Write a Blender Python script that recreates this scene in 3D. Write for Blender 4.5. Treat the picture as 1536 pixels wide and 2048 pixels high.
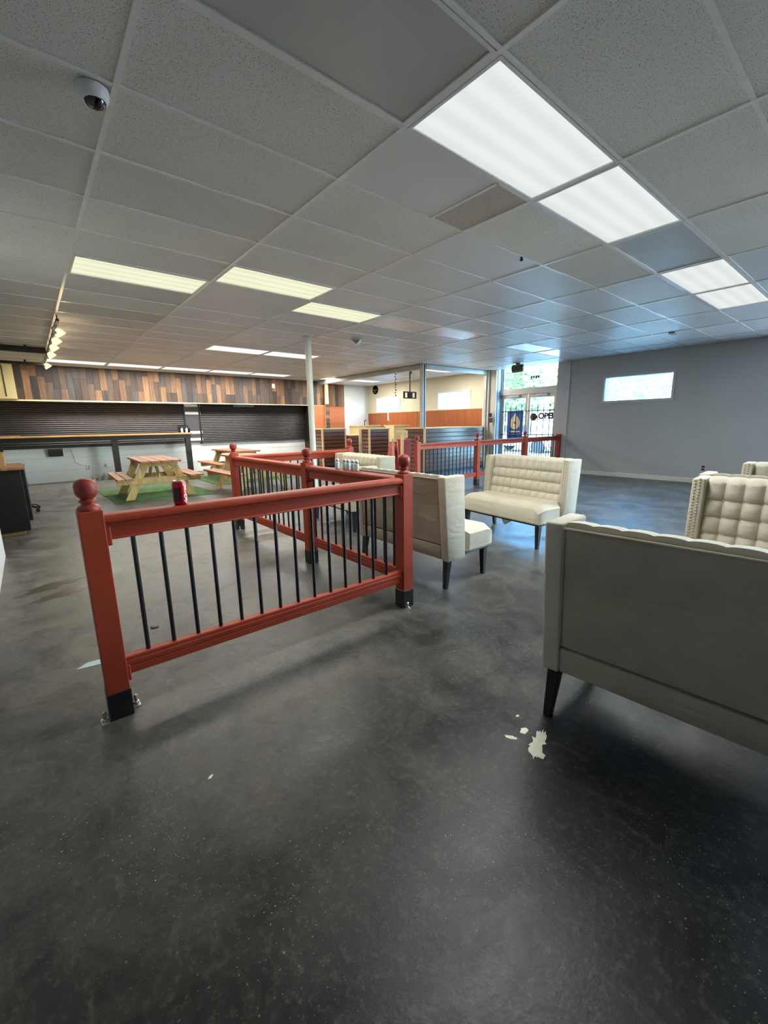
import bpy, bmesh, math, random
from mathutils import Vector, Matrix, noise
random.seed(7)
R = math.radians
PI = math.pi
for o in list(bpy.data.objects):
    bpy.data.objects.remove(o, do_unlink=True)
scn = bpy.context.scene
COL = scn.collection

# ------------------------------------------------------------------ camera
CAM_Z = 1.365
CEIL = 2.895
def make_camera():
    f = 842.7
    yaw, pitch, roll = R(39.755), R(-11.788), R(-0.872)
    fw = Vector((math.sin(yaw)*math.cos(pitch), math.cos(yaw)*math.cos(pitch), math.sin(pitch)))
    r = Vector((math.cos(yaw), -math.sin(yaw), 0))
    u = r.cross(fw)
    r2 = math.cos(roll)*r + math.sin(roll)*u
    u2 = -math.sin(roll)*r + math.cos(roll)*u
    cd = bpy.data.cameras.new('camera')
    cd.sensor_fit = 'VERTICAL'
    cd.sensor_height = 36.0
    cd.sensor_width = 27.0
    cd.lens = f/2048*36.0
    cd.clip_start = 0.02
    cd.clip_end = 300
    c = bpy.data.objects.new('camera', cd)
    m = Matrix((r2, u2, -fw)).transposed().to_4x4()
    m.translation = Vector((0, 0, CAM_Z))
    c.matrix_world = m
    COL.objects.link(c)
    scn.camera = c
make_camera()

# ------------------------------------------------------------------ world, sun, exposure
scn.view_settings.view_transform = 'Standard'
scn.view_settings.look = 'None'
scn.view_settings.exposure = 0.3
scn.view_settings.gamma = 1.0
scn.view_settings.use_curve_mapping = False
LAMP_W = 15.0
w = bpy.data.worlds.new('sky')
scn.world = w
w.use_nodes = True
nt = w.node_tree
nt.nodes.clear()
sky = nt.nodes.new('ShaderNodeTexSky')
sky.sky_type = 'NISHITA'
sky.sun_disc = False
sky.sun_elevation = R(48)
sky.sun_rotation = R(-95)
bg = nt.nodes.new('ShaderNodeBackground')
bg.inputs['Strength'].default_value = 14.0
wo = nt.nodes.new('ShaderNodeOutputWorld')
nt.links.new(sky.outputs[0], bg.inputs[0])
nt.links.new(bg.outputs[0], wo.inputs[0])

sd = bpy.data.lights.new('sun', 'SUN')
sd.energy = 26.0
sd.angle = R(0.6)
sd.color = (1.0, 0.95, 0.86)
so = bpy.data.objects.new('sun', sd)
so.rotation_euler = Vector((0.62, 0.28, -0.75)).to_track_quat('-Z', 'Y').to_euler()
COL.objects.link(so)

def portal(x, y0, y1, z0, z1):
    d = bpy.data.lights.new('window_portal', 'AREA')
    d.shape = 'RECTANGLE'
    d.size = y1-y0
    d.size_y = z1-z0
    d.cycles.is_portal = True
    o = bpy.data.objects.new('window_portal', d)
    o.matrix_world = Matrix(((0, 0, 1, x), (1, 0, 0, (y0+y1)/2), (0, 1, 0, (z0+z1)/2), (0, 0, 0, 1)))
    COL.objects.link(o)

# ------------------------------------------------------------------ materials
def S(r, g, b):
    def c(v):
        v /= 255.0
        return v/12.92 if v <= 0.04045 else ((v+0.055)/1.055)**2.4
    return (c(r), c(g), c(b), 1.0)
def mul(c, k):
    return (min(c[0]*k, 1), min(c[1]*k, 1), min(c[2]*k, 1), 1)

MATS = {}
class Mat:
    def __init__(s, name):
        s.m = bpy.data.materials.new(name)
        s.m.use_nodes = True
        s.t = s.m.node_tree
        s.t.nodes.clear()
        s.out = s.n('ShaderNodeOutputMaterial')
        MATS[name] = s.m
    def n(s, typ, **kw):
        nd = s.t.nodes.new(typ)
        for k, v in kw.items():
            if k in nd.bl_rna.properties:
                setattr(nd, k, v)
            else:
                nd.inputs[k.replace('_', ' ')].default_value = v
        return nd
    def l(s, a, b):
        s.t.links.new(a, b)
    def bsdf(s, col=(.5, .5, .5, 1), rough=.5, metal=0.0, spec=.5):
        b = s.n('ShaderNodeBsdfPrincipled')
        b.inputs['Base Color'].default_value = col
        b.inputs['Roughness'].default_value = rough
        b.inputs['Metallic'].default_value = metal
        b.inputs['Specular IOR Level'].default_value = spec
        s.l(b.outputs[0], s.out.inputs[0])
        s.b = b
        return b
    def pos(s, obj=False, scale=None):
        if obj:
            o = s.n('ShaderNodeTexCoord').outputs['Object']
        else:
            o = s.n('ShaderNodeNewGeometry').outputs['Position']
        if scale:
            mp = s.n('ShaderNodeMapping')
            mp.inputs['Scale'].default_value = scale
            s.l(o, mp.inputs[0])
            o = mp.outputs[0]
        return o
    def noise(s, vec, scale, detail=4, rough=.55, dist=0):
        nd = s.n('ShaderNodeTexNoise')
        nd.inputs['Scale'].default_value = scale
        nd.inputs['Detail'].default_value = detail
        nd.inputs['Roughness'].default_value = rough
        nd.inputs['Distortion'].default_value = dist
        s.l(vec, nd.inputs['Vector'])
        return nd.outputs[0]
    def ramp(s, fac, stops, interp='LINEAR'):
        rp = s.n('ShaderNodeValToRGB')
        rp.color_ramp.interpolation = interp
        e = rp.color_ramp.elements
        while len(e) < len(stops):
            e.new(0.5)
        for el, (p, c) in zip(e, stops):
            el.position = p
            el.color = c if len(c) == 4 else (*c, 1)
        s.l(fac, rp.inputs[0])
        return rp.outputs[0]
    def mix(s, fac, a, b, typ='MIX'):
        m = s.n('ShaderNodeMix', data_type='RGBA', blend_type=typ)
        for sock, v in ((m.inputs['Factor'], fac), (m.inputs[6], a), (m.inputs[7], b)):
            if hasattr(v, 'is_output'):
                s.l(v, sock)
            else:
                sock.default_value = v
        return m.outputs[2]
    def math(s, op, a, b=0.0):
        m = s.n('ShaderNodeMath', operation=op)
        for i, v in enumerate((a, b)):
            if hasattr(v, 'is_output'):
                s.l(v, m.inputs[i])
            else:
                m.inputs[i].default_value = v
        return m.outputs[0]
    def bump(s, h, strength=.3, dist=.01):
        bp = s.n('ShaderNodeBump')
        bp.inputs['Strength'].default_value = strength
        bp.inputs['Distance'].default_value = dist
        s.l(h, bp.inputs['Height'])
        s.l(bp.outputs[0], s.b.inputs['Normal'])

def simple(name, col, rough=.5, metal=0, spec=.5, vary=.12, scale=9, bump=0, bscale=60):
    m = Mat(name)
    m.bsdf(col, rough, metal, spec)
    p = m.pos(True)
    c = m.ramp(m.noise(p, scale), [(0.3, mul(col, 1-vary)), (0.7, mul(col, 1+vary))])
    m.l(c, m.b.inputs['Base Color'])
    if bump:
        m.bump(m.noise(p, bscale, 3), bump, .004)
    return m.m

def wood(name, ca, cb, rough=.55, axis='Y', sc=1.0, rnd=.25):
    """grain stretched along the object's axis; each board gets its own tone"""
    m = Mat(name)
    m.bsdf(ca, rough)
    st = {'X': (1.2, 14, 14), 'Y': (14, 1.2, 14), 'Z': (14, 14, 1.2)}[axis]
    p = m.pos(True, tuple(v*sc for v in st))
    info = m.n('ShaderNodeObjectInfo')
    add = m.n('ShaderNodeVectorMath', operation='ADD')
    m.l(p, add.inputs[0])
    cmb = m.n('ShaderNodeCombineXYZ')
    r10 = m.math('MULTIPLY', info.outputs['Random'], 37.0)
    for i in range(3):
        m.l(r10, cmb.inputs[i])
    m.l(cmb.outputs[0], add.inputs[1])
    n1 = m.noise(add.outputs[0], 1.5, 6, .6, .8)
    c = m.ramp(n1, [(0.3, cb), (0.65, ca)])
    k = m.math('ADD', m.math('MULTIPLY', info.outputs['Random'], rnd), 1-rnd/2)
    hsv = m.n('ShaderNodeHueSaturation')
    m.l(k, hsv.inputs['Value'])
    m.l(c, hsv.inputs['Color'])
    m.l(hsv.outputs[0], m.b.inputs['Base Color'])
    m.bump(n1, .15, .003)
    return m.m

def floor_material():
    m = Mat('floor_painted_concrete')
    m.bsdf((.04, .04, .04, 1), .45, 0, .38)
    p = m.pos()
    big = m.noise(p, .55, 5, .6, .4)
    mid = m.noise(p, 2.6, 8, .68, .6)
    fine = m.noise(p, 34, 6, .7)
    vf = m.noise(p, 120, 2, .5)
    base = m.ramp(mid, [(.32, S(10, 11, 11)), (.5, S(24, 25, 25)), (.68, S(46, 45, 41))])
    # colour turns a paler grey-brown with growing y; noise breaks up the edge
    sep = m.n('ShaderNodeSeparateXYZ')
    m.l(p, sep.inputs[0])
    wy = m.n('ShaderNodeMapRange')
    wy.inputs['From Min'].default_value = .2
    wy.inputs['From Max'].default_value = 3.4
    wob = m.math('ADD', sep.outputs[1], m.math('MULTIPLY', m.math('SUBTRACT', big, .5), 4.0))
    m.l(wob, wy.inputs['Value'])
    lighter = m.ramp(mid, [(.32, S(64, 64, 63)), (.5, S(90, 88, 83)), (.70, S(116, 110, 98))])
    c = m.mix(wy.outputs[0], base, lighter)
    scuff = m.ramp(fine, [(.52, (0, 0, 0)), (.75, (1, 1, 1))])
    c = m.mix(m.math('MULTIPLY', scuff, .30), c, S(128, 125, 115))
    st = m.noise(m.pos(False, (1, .35, 1)), 9, 8, .75, 1.5)
    c = m.mix(m.math('MULTIPLY', m.ramp(st, [(.56, (0, 0, 0)), (.72, (1, 1, 1))]), .30), c, S(122, 118, 107))
    dk = m.noise(p, 5.5, 9, .72, .8)
    c = m.mix(m.math('MULTIPLY', m.ramp(dk, [(.34, (1, 1, 1)), (.5, (0, 0, 0))]), .5), c, S(22, 22, 23))
    grit = m.ramp(vf, [(.68, (0, 0, 0)), (.71, (1, 1, 1))])
    gmask = m.ramp(m.noise(p, 1.1, 2), [(.45, (0, 0, 0)), (.6, (1, 1, 1))])
    c = m.mix(m.math('MULTIPLY', m.math('MULTIPLY', grit, gmask), .7), c, S(190, 188, 180))
    m.l(c, m.b.inputs['Base Color'])
    rg = m.ramp(mid, [(.3, (.30, .30, .30)), (.7, (.50, .50, .50))])
    m.l(rg, m.b.inputs['Roughness'])
    h = m.math('ADD', m.math('MULTIPLY', fine, .6), m.math('MULTIPLY', mid, .8))
    m.bump(h, .25, .006)
    return m.m

def tile_material(name, col, speck, rough, spec, k):
    m = Mat(name)
    m.bsdf(col, rough, 0, spec)
    p = m.pos()
    info = m.n('ShaderNodeObjectInfo')
    v = m.n('ShaderNodeTexNoise')
    v.inputs['Scale'].default_value = 165
    v.inputs['Detail'].default_value = 3
    m.l(p, v.inputs['Vector'])
    sp = m.ramp(v.outputs[0], [(.35, (1, 1, 1)), (.41, (0, 0, 0))])
    tone = m.ramp(m.noise(p, .9, 3), [(.35, mul(col, .93)), (.65, mul(col, 1.04))])
    c = m.mix(m.math('MULTIPLY', sp, k), tone, speck)
    hsv = m.n('ShaderNodeHueSaturation')
    m.l(m.math('ADD', m.math('MULTIPLY', info.outputs['Random'], .14), .93), hsv.inputs['Value'])
    m.l(c, hsv.inputs['Color'])
    m.l(hsv.outputs[0], m.b.inputs['Base Color'])
    if k > .05:
        m.bump(m.math('SUBTRACT', 1.0, sp), .3, .003)
    return m.m

def diffuser_material(name, col, strength, dim=.78):
    """acrylic lens with the fluorescent tubes showing faintly along its length"""
    m = Mat(name)
    p = m.pos(True)
    sep = m.n('ShaderNodeSeparateXYZ')
    m.l(p, sep.inputs[0])
    s1 = m.math('SINE', m.math('MULTIPLY', sep.outputs[1], 2*PI/0.145))
    band = m.math('ADD', m.math('MULTIPLY', s1, .5), .5)
    wob = m.noise(p, 3.0, 3)
    f = m.math('ADD', m.math('MULTIPLY', band, .6), m.math('MULTIPLY', wob, .5))
    c = m.ramp(f, [(.2, mul(col, dim)), (.8, col)])
    e = m.n('ShaderNodeEmission')
    e.inputs['Strength'].default_value = strength
    m.l(c, e.inputs[0])
    m.l(e.outputs[0], m.out.inputs[0])
    return m.m

def emit(name, col, strength):
    m = Mat(name)
    e = m.n('ShaderNodeEmission')
    e.inputs[0].default_value = col
    e.inputs[1].default_value = strength
    m.l(e.outputs[0], m.out.inputs[0])
    return m.m

def glass_material(name, tint, gl=.07, haze=0.0, hazecol=(.8, .9, 1, 1)):
    m = Mat(name)
    t = m.n('ShaderNodeBsdfTransparent')
    t.inputs[0].default_value = tint
    g = m.n('ShaderNodeBsdfGlossy')
    g.inputs['Roughness'].default_value = .02
    mx = m.n('ShaderNodeMixShader')
    mx.inputs[0].default_value = gl
    m.l(t.outputs[0], mx.inputs[1])
    m.l(g.outputs[0], mx.inputs[2])
    last = mx
    if haze:
        d = m.n('ShaderNodeBsdfTranslucent')
        d.inputs[0].default_value = hazecol
        m2 = m.n('ShaderNodeMixShader')
        m2.inputs[0].default_value = haze
        m.l(mx.outputs[0], m2.inputs[1])
        m.l(d.outputs[0], m2.inputs[2])
        last = m2
    m.l(last.outputs[0], m.out.inputs[0])
    return m.m

def fabric_material(name, ca, cb):
    m = Mat(name)
    m.bsdf(ca, .85, 0, .25)
    p = m.pos(True)
    big = m.noise(p, 3.2, 4, .6, .5)
    weave = m.noise(p, 420, 2, .5)
    c = m.ramp(big, [(.3, cb), (.7, ca)])
    c = m.mix(m.math('MULTIPLY', weave, .18), c, mul(ca, .6))
    m.l(c, m.b.inputs['Base Color'])
    m.b.inputs['Sheen Weight'].default_value = .15
    h = m.math('ADD', m.math('MULTIPLY', m.noise(m.pos(True, (1, .55, 2.6)), 3.0, 3, .5, 1.2), 1.0), m.math('MULTIPLY', weave, .03))
    m.bump(h, .28, .03)
    return m.m

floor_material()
tile_material('tile_fissured', S(214, 214, 208), S(95, 92, 86), .85, .3, .75)
tile_material('tile_vinyl', S(206, 208, 208), S(150, 150, 150), .42, .45, .03)
tile_material('tile_stained', S(186, 176, 165), S(80, 72, 64), .85, .3, .8)
simple('unlit_lens', S(178, 179, 178), .3, 0, .5, .05, 3)
simple('glossy_lens', S(225, 228, 232), .22, 0, .6, .05, 3)
simple('tee_white', S(226, 227, 225), .25, 0, .5, .05)
simple('fixture_frame', S(215, 216, 214), .35, 0, .5, .04)
diffuser_material('diffuser_cool', S(242, 248, 245), .76, .90)
diffuser_material('diffuser_yellow', S(250, 251, 216), .80, .88)
diffuser_material('diffuser_bright', S(255, 254, 246), 1.0, .92)
simple('paint_grey', S(166, 171, 172), .6, 0, .35, .03, 1.5, .05, 30)
simple('bounce_cut_grey', S(132, 132, 132), .6, 0, .35, .04, 2, .05, 25)
simple('paint_white', S(222, 224, 220), .6, 0, .35, .04, 2, .06, 25)
simple('paint_cream', S(214, 208, 184), .6, 0, .35, .04, 2, .05, 25)
simple('paint_yellow_cream', S(222, 203, 146), .55, 0, .4, .05, 3)
simple('post_beige', S(206, 201, 188), .5, 0, .4, .05)
simple('jamb_grey', S(182, 182, 182), .5, 0, .4, .04)
simple('baseboard_paint', S(196, 198, 192), .5, 0, .4, .04)
simple('rail_red', S(156, 59, 36), .5, 0, .3, .10, 5, .08, 45)
simple('finial_red', S(146, 54, 42), .45, 0, .4, .08, 12)
simple('black_metal', S(24, 24, 25), .38, 0, .5, .1)
simple('black_paint', S(19, 19, 19), .5, 0, .45, .12, 8)
simple('black_wood', S(27, 24, 23), .4, 0, .5, .15, 8)
simple('shutter_metal', S(62, 59, 60), .42, .35, .5, .08, 2)
simple('stripe_panel', S(68, 66, 70), .5, 0, .4, .05)
simple('steel', S(178, 180, 178), .5, .4, .5, .12, 5)
simple('aluminium', S(172, 170, 164), .36, .8, .5, .06, 4)
simple('bolt_metal', S(200, 198, 190), .3, .9, .5, .15, 60)
simple('column_paint', S(205, 208, 200), .5, 0, .4, .06, 4)
simple('plastic_white', S(222, 223, 220), .4, 0, .5, .03)
simple('plastic_black', S(22, 22, 24), .35, 0, .5, .05)
simple('matte_black', S(24, 24, 25), .9, 0, .1, .05)
simple('camera_dome', S(10, 10, 14), .06, 0, .8, .05)
simple('turf', S(76, 104, 62), .9, 0, .2, .35, 7, .5, 160)
simple('turf_dark', S(58, 122, 66), .9, 0, .2, .3, 9, .5, 160)
simple('cardboard', S(168, 128, 92), .8, 0, .2, .1)
simple('can_red', S(196, 18, 30), .28, .35, .5, .06)
simple('can_dark', S(70, 24, 34), .35, .2, .5, .1)
simple('can_metal', S(215, 216, 214), .25, .9, .5, .05)
simple('print_white', S(240, 236, 232), .45, 0, .4, .02)
simple('salt', S(235, 238, 238), .7, 0, .3, .05)
simple('red_plastic', S(170, 22, 30), .4, 0, .5, .06)
simple('pale_wood', S(222, 190, 140), .55, 0, .4, .1, 14)
simple('pilaster_cream', S(226, 208, 164), .5, 0, .4, .06)
simple('paint_chip', S(222, 221, 200), .7, 0, .3, .08, 40)
simple('stain_brown', S(66, 60, 50), .3, 0, .6, .15, 20)
simple('paper_blue', S(178, 196, 200), .6, 0, .3, .05)
simple('nailhead', S(176, 164, 138), .35, .45, .5, .15, 60)
simple('sign_grey', S(140, 135, 124), .5, 0, .4, .05)
simple('sign_dark', S(48, 46, 44), .5, 0, .4, .05)
simple('sign_olive', S(74, 82, 66), .5, 0, .4, .1)
simple('poster_blue', S(70, 96, 178), .5, 0, .4, .12, 10)
simple('poster_cream', S(244, 234, 190), .5, 0, .4, .05)
simple('poster_red', S(214, 60, 54), .5, 0, .4, .05)
simple('sticker_maroon', S(112, 44, 48), .5, 0, .4, .2, 20)
simple('letter_purple', S(70, 36, 86), .5, 0, .4, .1)
simple('letter_ground', S(226, 206, 226), .5, 0, .4, .04)
simple('asphalt', S(164, 156, 143), .9, 0, .2, .1, 2)
simple('far_stucco', S(190, 188, 180), .9, 0, .2, .06, 1)
simple('leaf_green', S(124, 150, 96), .7, 0, .3, .35, 2)
simple('leaf_olive', S(168, 168, 96), .7, 0, .3, .35, 2)
simple('bark', S(110, 92, 76), .9, 0, .2, .2)
simple('car_paint', S(208, 212, 220), .3, .2, .5, .03)
simple('tire', S(40, 40, 42), .7, 0, .3, .1)
simple('speaker_grey', S(225, 226, 226), .5, 0, .4, .05)
fabric_material('linen', S(200, 192, 173), S(186, 178, 158))
fabric_material('linen_back', S(172, 162, 144), S(154, 145, 128))
glass_material('clear_glass', (.93, .97, .97, 1), .06)
glass_material('tinted_glass', (.46, .60, .66, 1), .05)
glass_material('hazy_glass', (.34, .49, .55, 1), .05, .12, (.42, .54, .60, 1))
glass_material('jar_glass', (.88, .92, .92, 1), .16)
emit('bulb_warm', (1.0, .70, .34, 1), 1.7)
wood('pine_brown', S(176, 122, 84), S(128, 80, 52), .55, 'Y')
wood('pine_yellow', S(204, 172, 112), S(160, 126, 72), .6, 'Z', 1.0, .2)
wood('counter_wood', S(206, 160, 104), S(170, 122, 74), .45, 'X')
wood('wainscot_wood', S(172, 98, 52), S(146, 78, 40), .42, 'Z', .6, .12)
wood('panel_orange', S(190, 112, 62), S(166, 92, 50), .5, 'X', .7, .1)
wood('slat_brown', S(116, 76, 56), S(92, 58, 42), .3, 'X', .8, .1)
for nd in MATS['slat_brown'].node_tree.nodes:
    if nd.type == 'BSDF_PRINCIPLED':
        nd.inputs['Coat Weight'].default_value = 1.0
        nd.inputs['Coat Roughness'].default_value = .22
PL = []
for k, (a, b) in enumerate([((76, 58, 46), (46, 36, 30)), ((122, 90, 64), (82, 60, 42)), ((74, 68, 67), (46, 43, 43)),
                            ((140, 104, 72), (98, 72, 48)), ((94, 72, 56), (60, 46, 37)), ((60, 48, 40), (38, 32, 29))]):
    nm = 'plank_%d' % k
    wood(nm, S(*a), S(*b), .6, 'Z', 1.0, .3)
    PL.append(nm)

# ------------------------------------------------------------------ mesh helpers
class MB:
    def __init__(s):
        s.v = []
        s.f = []
    def add(s, vs, fs):
        n = len(s.v)
        s.v += [tuple(v) for v in vs]
        s.f += [tuple(i+n for i in f) for f in fs]
        return s
    def box(s, x0, x1, y0, y1, z0, z1, M=None):
        vs = [Vector((x, y, z)) for z in (z0, z1) for y in (y0, y1) for x in (x0, x1)]
        if M:
            vs = [M @ v for v in vs]
        return s.add(vs, [(0, 2, 3, 1), (4, 5, 7, 6), (0, 1, 5, 4), (2, 6, 7, 3), (0, 4, 6, 2), (1, 3, 7, 5)])
    def prism(s, prof, axis, lo, hi, M=None):
        """prof: closed 2D polygon; axis 0/1/2 is the extrusion axis"""
        def P(a, b, t):
            return {0: (t, a, b), 1: (a, t, b), 2: (a, b, t)}[axis]
        n = len(prof)
        vs = [Vector(P(a, b, lo)) for a, b in prof] + [Vector(P(a, b, hi)) for a, b in prof]
        if M:
            vs = [M @ v for v in vs]
        fs = [(i, (i+1) % n, n+(i+1) % n, n+i) for i in range(n)]
        fs += [tuple(range(n))[::-1], tuple(range(n, 2*n))]
        return s.add(vs, fs)
    def lathe(s, prof, seg=20, M=None):
        """prof: list of (r, z)"""
        vs = []
        for r, z in prof:
            for k in range(seg):
                a = 2*PI*k/seg
                v = Vector((r*math.cos(a), r*math.sin(a), z))
                vs.append(M @ v if M else v)
        fs = []
        for i in range(len(prof)-1):
            for k in range(seg):
                k2 = (k+1) % seg
                fs.append((i*seg+k, i*seg+k2, (i+1)*seg+k2, (i+1)*seg+k))
        fs.append(tuple(range(seg))[::-1])
        fs.append(tuple((len(prof)-1)*seg+k for k in range(seg)))
        return s.add(vs, fs)
    def tube(s, pts, r, seg=8):
        pts = [Vector(p) for p in pts]
        vs = []
        up = Vector((0, 0, 1))
        for i, p in enumerate(pts):
            t = (pts[min(i+1, len(pts)-1)]-pts[max(i-1, 0)]).normalized()
            a = t.cross(up if abs(t.dot(up)) < .95 else Vector((1, 0, 0))).normalized()
            b = t.cross(a)
            rr = r[i] if isinstance(r, (list, tuple)) else r
            for k in range(seg):
                an = 2*PI*k/seg
                vs.append(p+rr*(math.cos(an)*a+math.sin(an)*b))
        fs = []
        for i in range(len(pts)-1):
            for k in range(seg):
                k2 = (k+1) % seg
                fs.append((i*seg+k, (i+1)*seg+k, (i+1)*seg+k2, i*seg+k2))
        fs.append(tuple(range(seg)))
        fs.append(tuple((len(pts)-1)*seg+k for k in range(seg))[::-1])
        return s.add(vs, fs)
    def taper(s, cx0, cy0, a0, b0, z0, cx1, cy1, a1, b1, z1):
        """square frustum between two rectangles"""
        vs = []
        for cx, cy, a, b, z in ((cx0, cy0, a0, b0, z0), (cx1, cy1, a1, b1, z1)):
            vs += [(cx-a/2, cy-b/2, z), (cx+a/2, cy-b/2, z), (cx+a/2, cy+b/2, z), (cx-a/2, cy+b/2, z)]
        return s.add(vs, [(3, 2, 1, 0), (4, 5, 6, 7), (0, 1, 5, 4), (1, 2, 6, 5), (2, 3, 7, 6), (3, 0, 4, 7)])
    def mesh(s, name, mat, bevel=0, seg=2, smooth=False):
        me = bpy.data.meshes.new(name)
        me.from_pydata(s.v, [], s.f)
        bm = bmesh.new()
        bm.from_mesh(me)
        bmesh.ops.recalc_face_normals(bm, faces=bm.faces)
        if bevel:
            ed = [e for e in bm.edges if len(e.link_faces) == 2 and e.calc_face_angle(0) > R(25)]
            bmesh.ops.bevel(bm, geom=ed, offset=bevel, segments=seg, profile=.5, affect='EDGES', clamp_overlap=True)
        if smooth:
            for f in bm.faces:
                f.smooth = True
            for e in bm.edges:
                if len(e.link_faces) == 2 and e.calc_face_angle(0) > R(42):
                    e.smooth = False
        bm.to_mesh(me)
        bm.free()
        me.materials.append(MATS[mat])
        return me
    def obj(s, name, mat, parent=None, loc=(0, 0, 0), rz=0, bevel=0, seg=2, smooth=False):
        return link(name, s.mesh(name, mat, bevel, seg, smooth), parent, loc, rz)

def link(name, me, parent=None, loc=(0, 0, 0), rz=0):
    o = bpy.data.objects.new(name, me)
    o.location = loc
    o.rotation_euler = (0, 0, rz)
    if parent:
        o.parent = parent
    COL.objects.link(o)
    return o
def tag(o, label, cat, group=None):
    o['label'] = label
    o['category'] = cat
    if group:
        o['group'] = group
    return o
def thing(name, label, cat, loc=(0, 0, 0), rz=0, group=None):
    o = link(name, None, None, loc, rz)
    return tag(o, label, cat, group)
def struct(o):
    o['kind'] = 'structure'
    return o
def stuff(o):
    o['kind'] = 'stuff'
    return o
def kids(o):
    return [c for c in COL.objects if c.parent == o]
def dup(o, parent=None):
    c = o.copy()
    COL.objects.link(c)
    c.parent = parent
    for k in kids(o):
        dup(k, c)
    return c
def text_mesh(body, size, mat, extrude=.002, bold=0.0):
    cu = bpy.data.curves.new('lettering', 'FONT')
    cu.body = body
    cu.size = size
    cu.extrude = extrude
    cu.offset = bold
    cu.align_x = 'CENTER'
    cu.align_y = 'CENTER'
    o = bpy.data.objects.new('lettering', cu)
    COL.objects.link(o)
    dg = bpy.context.evaluated_depsgraph_get()
    me = bpy.data.meshes.new_from_object(o.evaluated_get(dg))
    bpy.data.objects.remove(o, do_unlink=True)
    me.materials.clear()
    me.materials.append(MATS[mat])
    return me

# ------------------------------------------------------------------ room shell
XR = 11.135           # right (street) wall
YB = 13.95            # back wall
XL = -0.36
ZT = 3.12
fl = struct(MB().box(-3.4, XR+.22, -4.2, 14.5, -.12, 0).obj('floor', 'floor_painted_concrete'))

def wall_x(name, mat, x0, x1, ya, yb, holes, z1=ZT):
    """wall slab of constant x with rectangular openings (y0,y1,z0,z1)"""
    m = MB()
    ys = sorted({ya, yb, *[h[0] for h in holes], *[h[1] for h in holes]})
    for a, b in zip(ys[:-1], ys[1:]):
        zs = [(h[2], h[3]) for h in holes if h[0] <= a+1e-6 and h[1] >= b-1e-6]
        z = 0
        for h0, h1 in sorted(zs):
            if h0 > z:
                m.box(x0, x1, a, b, z, h0)
            z = h1
        if z < z1:
            m.box(x0, x1, a, b, z, z1)
    return struct(m.obj(name, mat))

W_GREY = (3.33, 4.79, 1.83, 2.40)
W_MID = (8.97, 10.34, 1.84, 2.385)
W_FAR = (12.34, 13.72, 1.85, 2.38)
W_SHOP = (-3.4, 0.95, .35, 2.6)
wall_x('wall_right', 'paint_grey', XR, XR+.2, -4.2, 5.62, [W_SHOP, W_GREY])
wall_x('wall_far_right', 'paint_cream', XR, XR+.2, 8.12, 14.5, [W_MID, W_FAR])
struct(MB().box(XL-.2, XL, 4.0, 6.12, 0, ZT).obj('wall_left', 'paint_white'))
struct(MB().box(XL-.2, XL, -4.2, 4.0, 0, ZT).obj('wall_left_near', 'bounce_cut_grey'))  # unseen stretch of wall, darker grey put in to cut bounce light
struct(MB().box(-3.4, XL-.2, 5.92, 6.12, 0, ZT).obj('wall_left_return', 'paint_white'))
struct(MB().box(-3.6, -3.4, 5.9, 14.5, 0, ZT).obj('wall_left_recess', 'paint_white'))
wb = struct(MB().box(-3.4, 8.62, YB, YB+.25, 0, ZT).obj('wall_back', 'paint_white'))
struct(MB().box(8.62, XR+.2, 14.28, 14.5, 0, ZT).obj('wall_back_far', 'paint_white'))
struct(MB().box(8.52, 8.62, 13.5, 14.3, 0, ZT).obj('wall_partition', 'panel_orange'))
struct(MB().box(-.6, XR+.2, -4.4, -4.2, 0, ZT).obj('wall_front', 'black_wood'))  # unseen wall behind the viewer, made dark to hold down bounce light
for k, z in enumerate((.30, .62)):
    MB().box(-3.4, 8.5, YB-.004, YB, z, z+.006).obj('panel_seam', 'jamb_grey', wb)

def hole_trim(name, h, mat, tw, glass, framed=True):
    """casing, deep reveal and pane of one window in the right wall"""
    y0, y1, z0, z1 = h
    m = MB()
    x0, x1 = XR-.018, XR+.002
    m.box(x0, x1, y0-tw, y1+tw, z1, z1+tw).box(x0, x1, y0-tw, y1+tw, z0-tw, z0)
    m.box(x0, x1, y0-tw, y0, z0, z1).box(x0, x1, y1, y1+tw, z0, z1)
    t = .012
    m.box(x1, XR+.17, y0, y1, z1-t, z1+.001).box(x1, XR+.17, y0, y1, z0-.001, z0+t)
    m.box(x1, XR+.17, y0-.001, y0+t, z0, z1).box(x1, XR+.17, y1-t, y1+.001, z0, z1)
    w = struct(m.obj(name, mat))
    MB().box(XR+.15, XR+.158, y0+t, y1-t, z0+t, z1-t).obj('pane', glass, w)
    portal(XR+.19, y0, y1, z0, z1)
    return w
hole_trim('window_1', W_GREY, 'jamb_grey', .045, 'hazy_glass')
hole_trim('window_2', W_MID, 'paint_white', .03, 'hazy_glass')
hole_trim('window_3', W_FAR, 'paint_white', .03, 'hazy_glass')
ws = hole_trim('window_4', W_SHOP, 'aluminium', .05, 'clear_glass')
for y in (-2.3, -1.2, -.1):
    MB().box(XR+.1, XR+.16, y-.03, y+.03, .35, 2.6).obj('mullion', 'aluminium', ws)

# baseboards
struct(MB().prism([(XR, 0), (XR-.016, 0), (XR-.016, .085), (XR-.006, .1), (XR, .1)], 1, -4.2, 5.62).obj('baseboard_right', 'baseboard_paint'))

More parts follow.
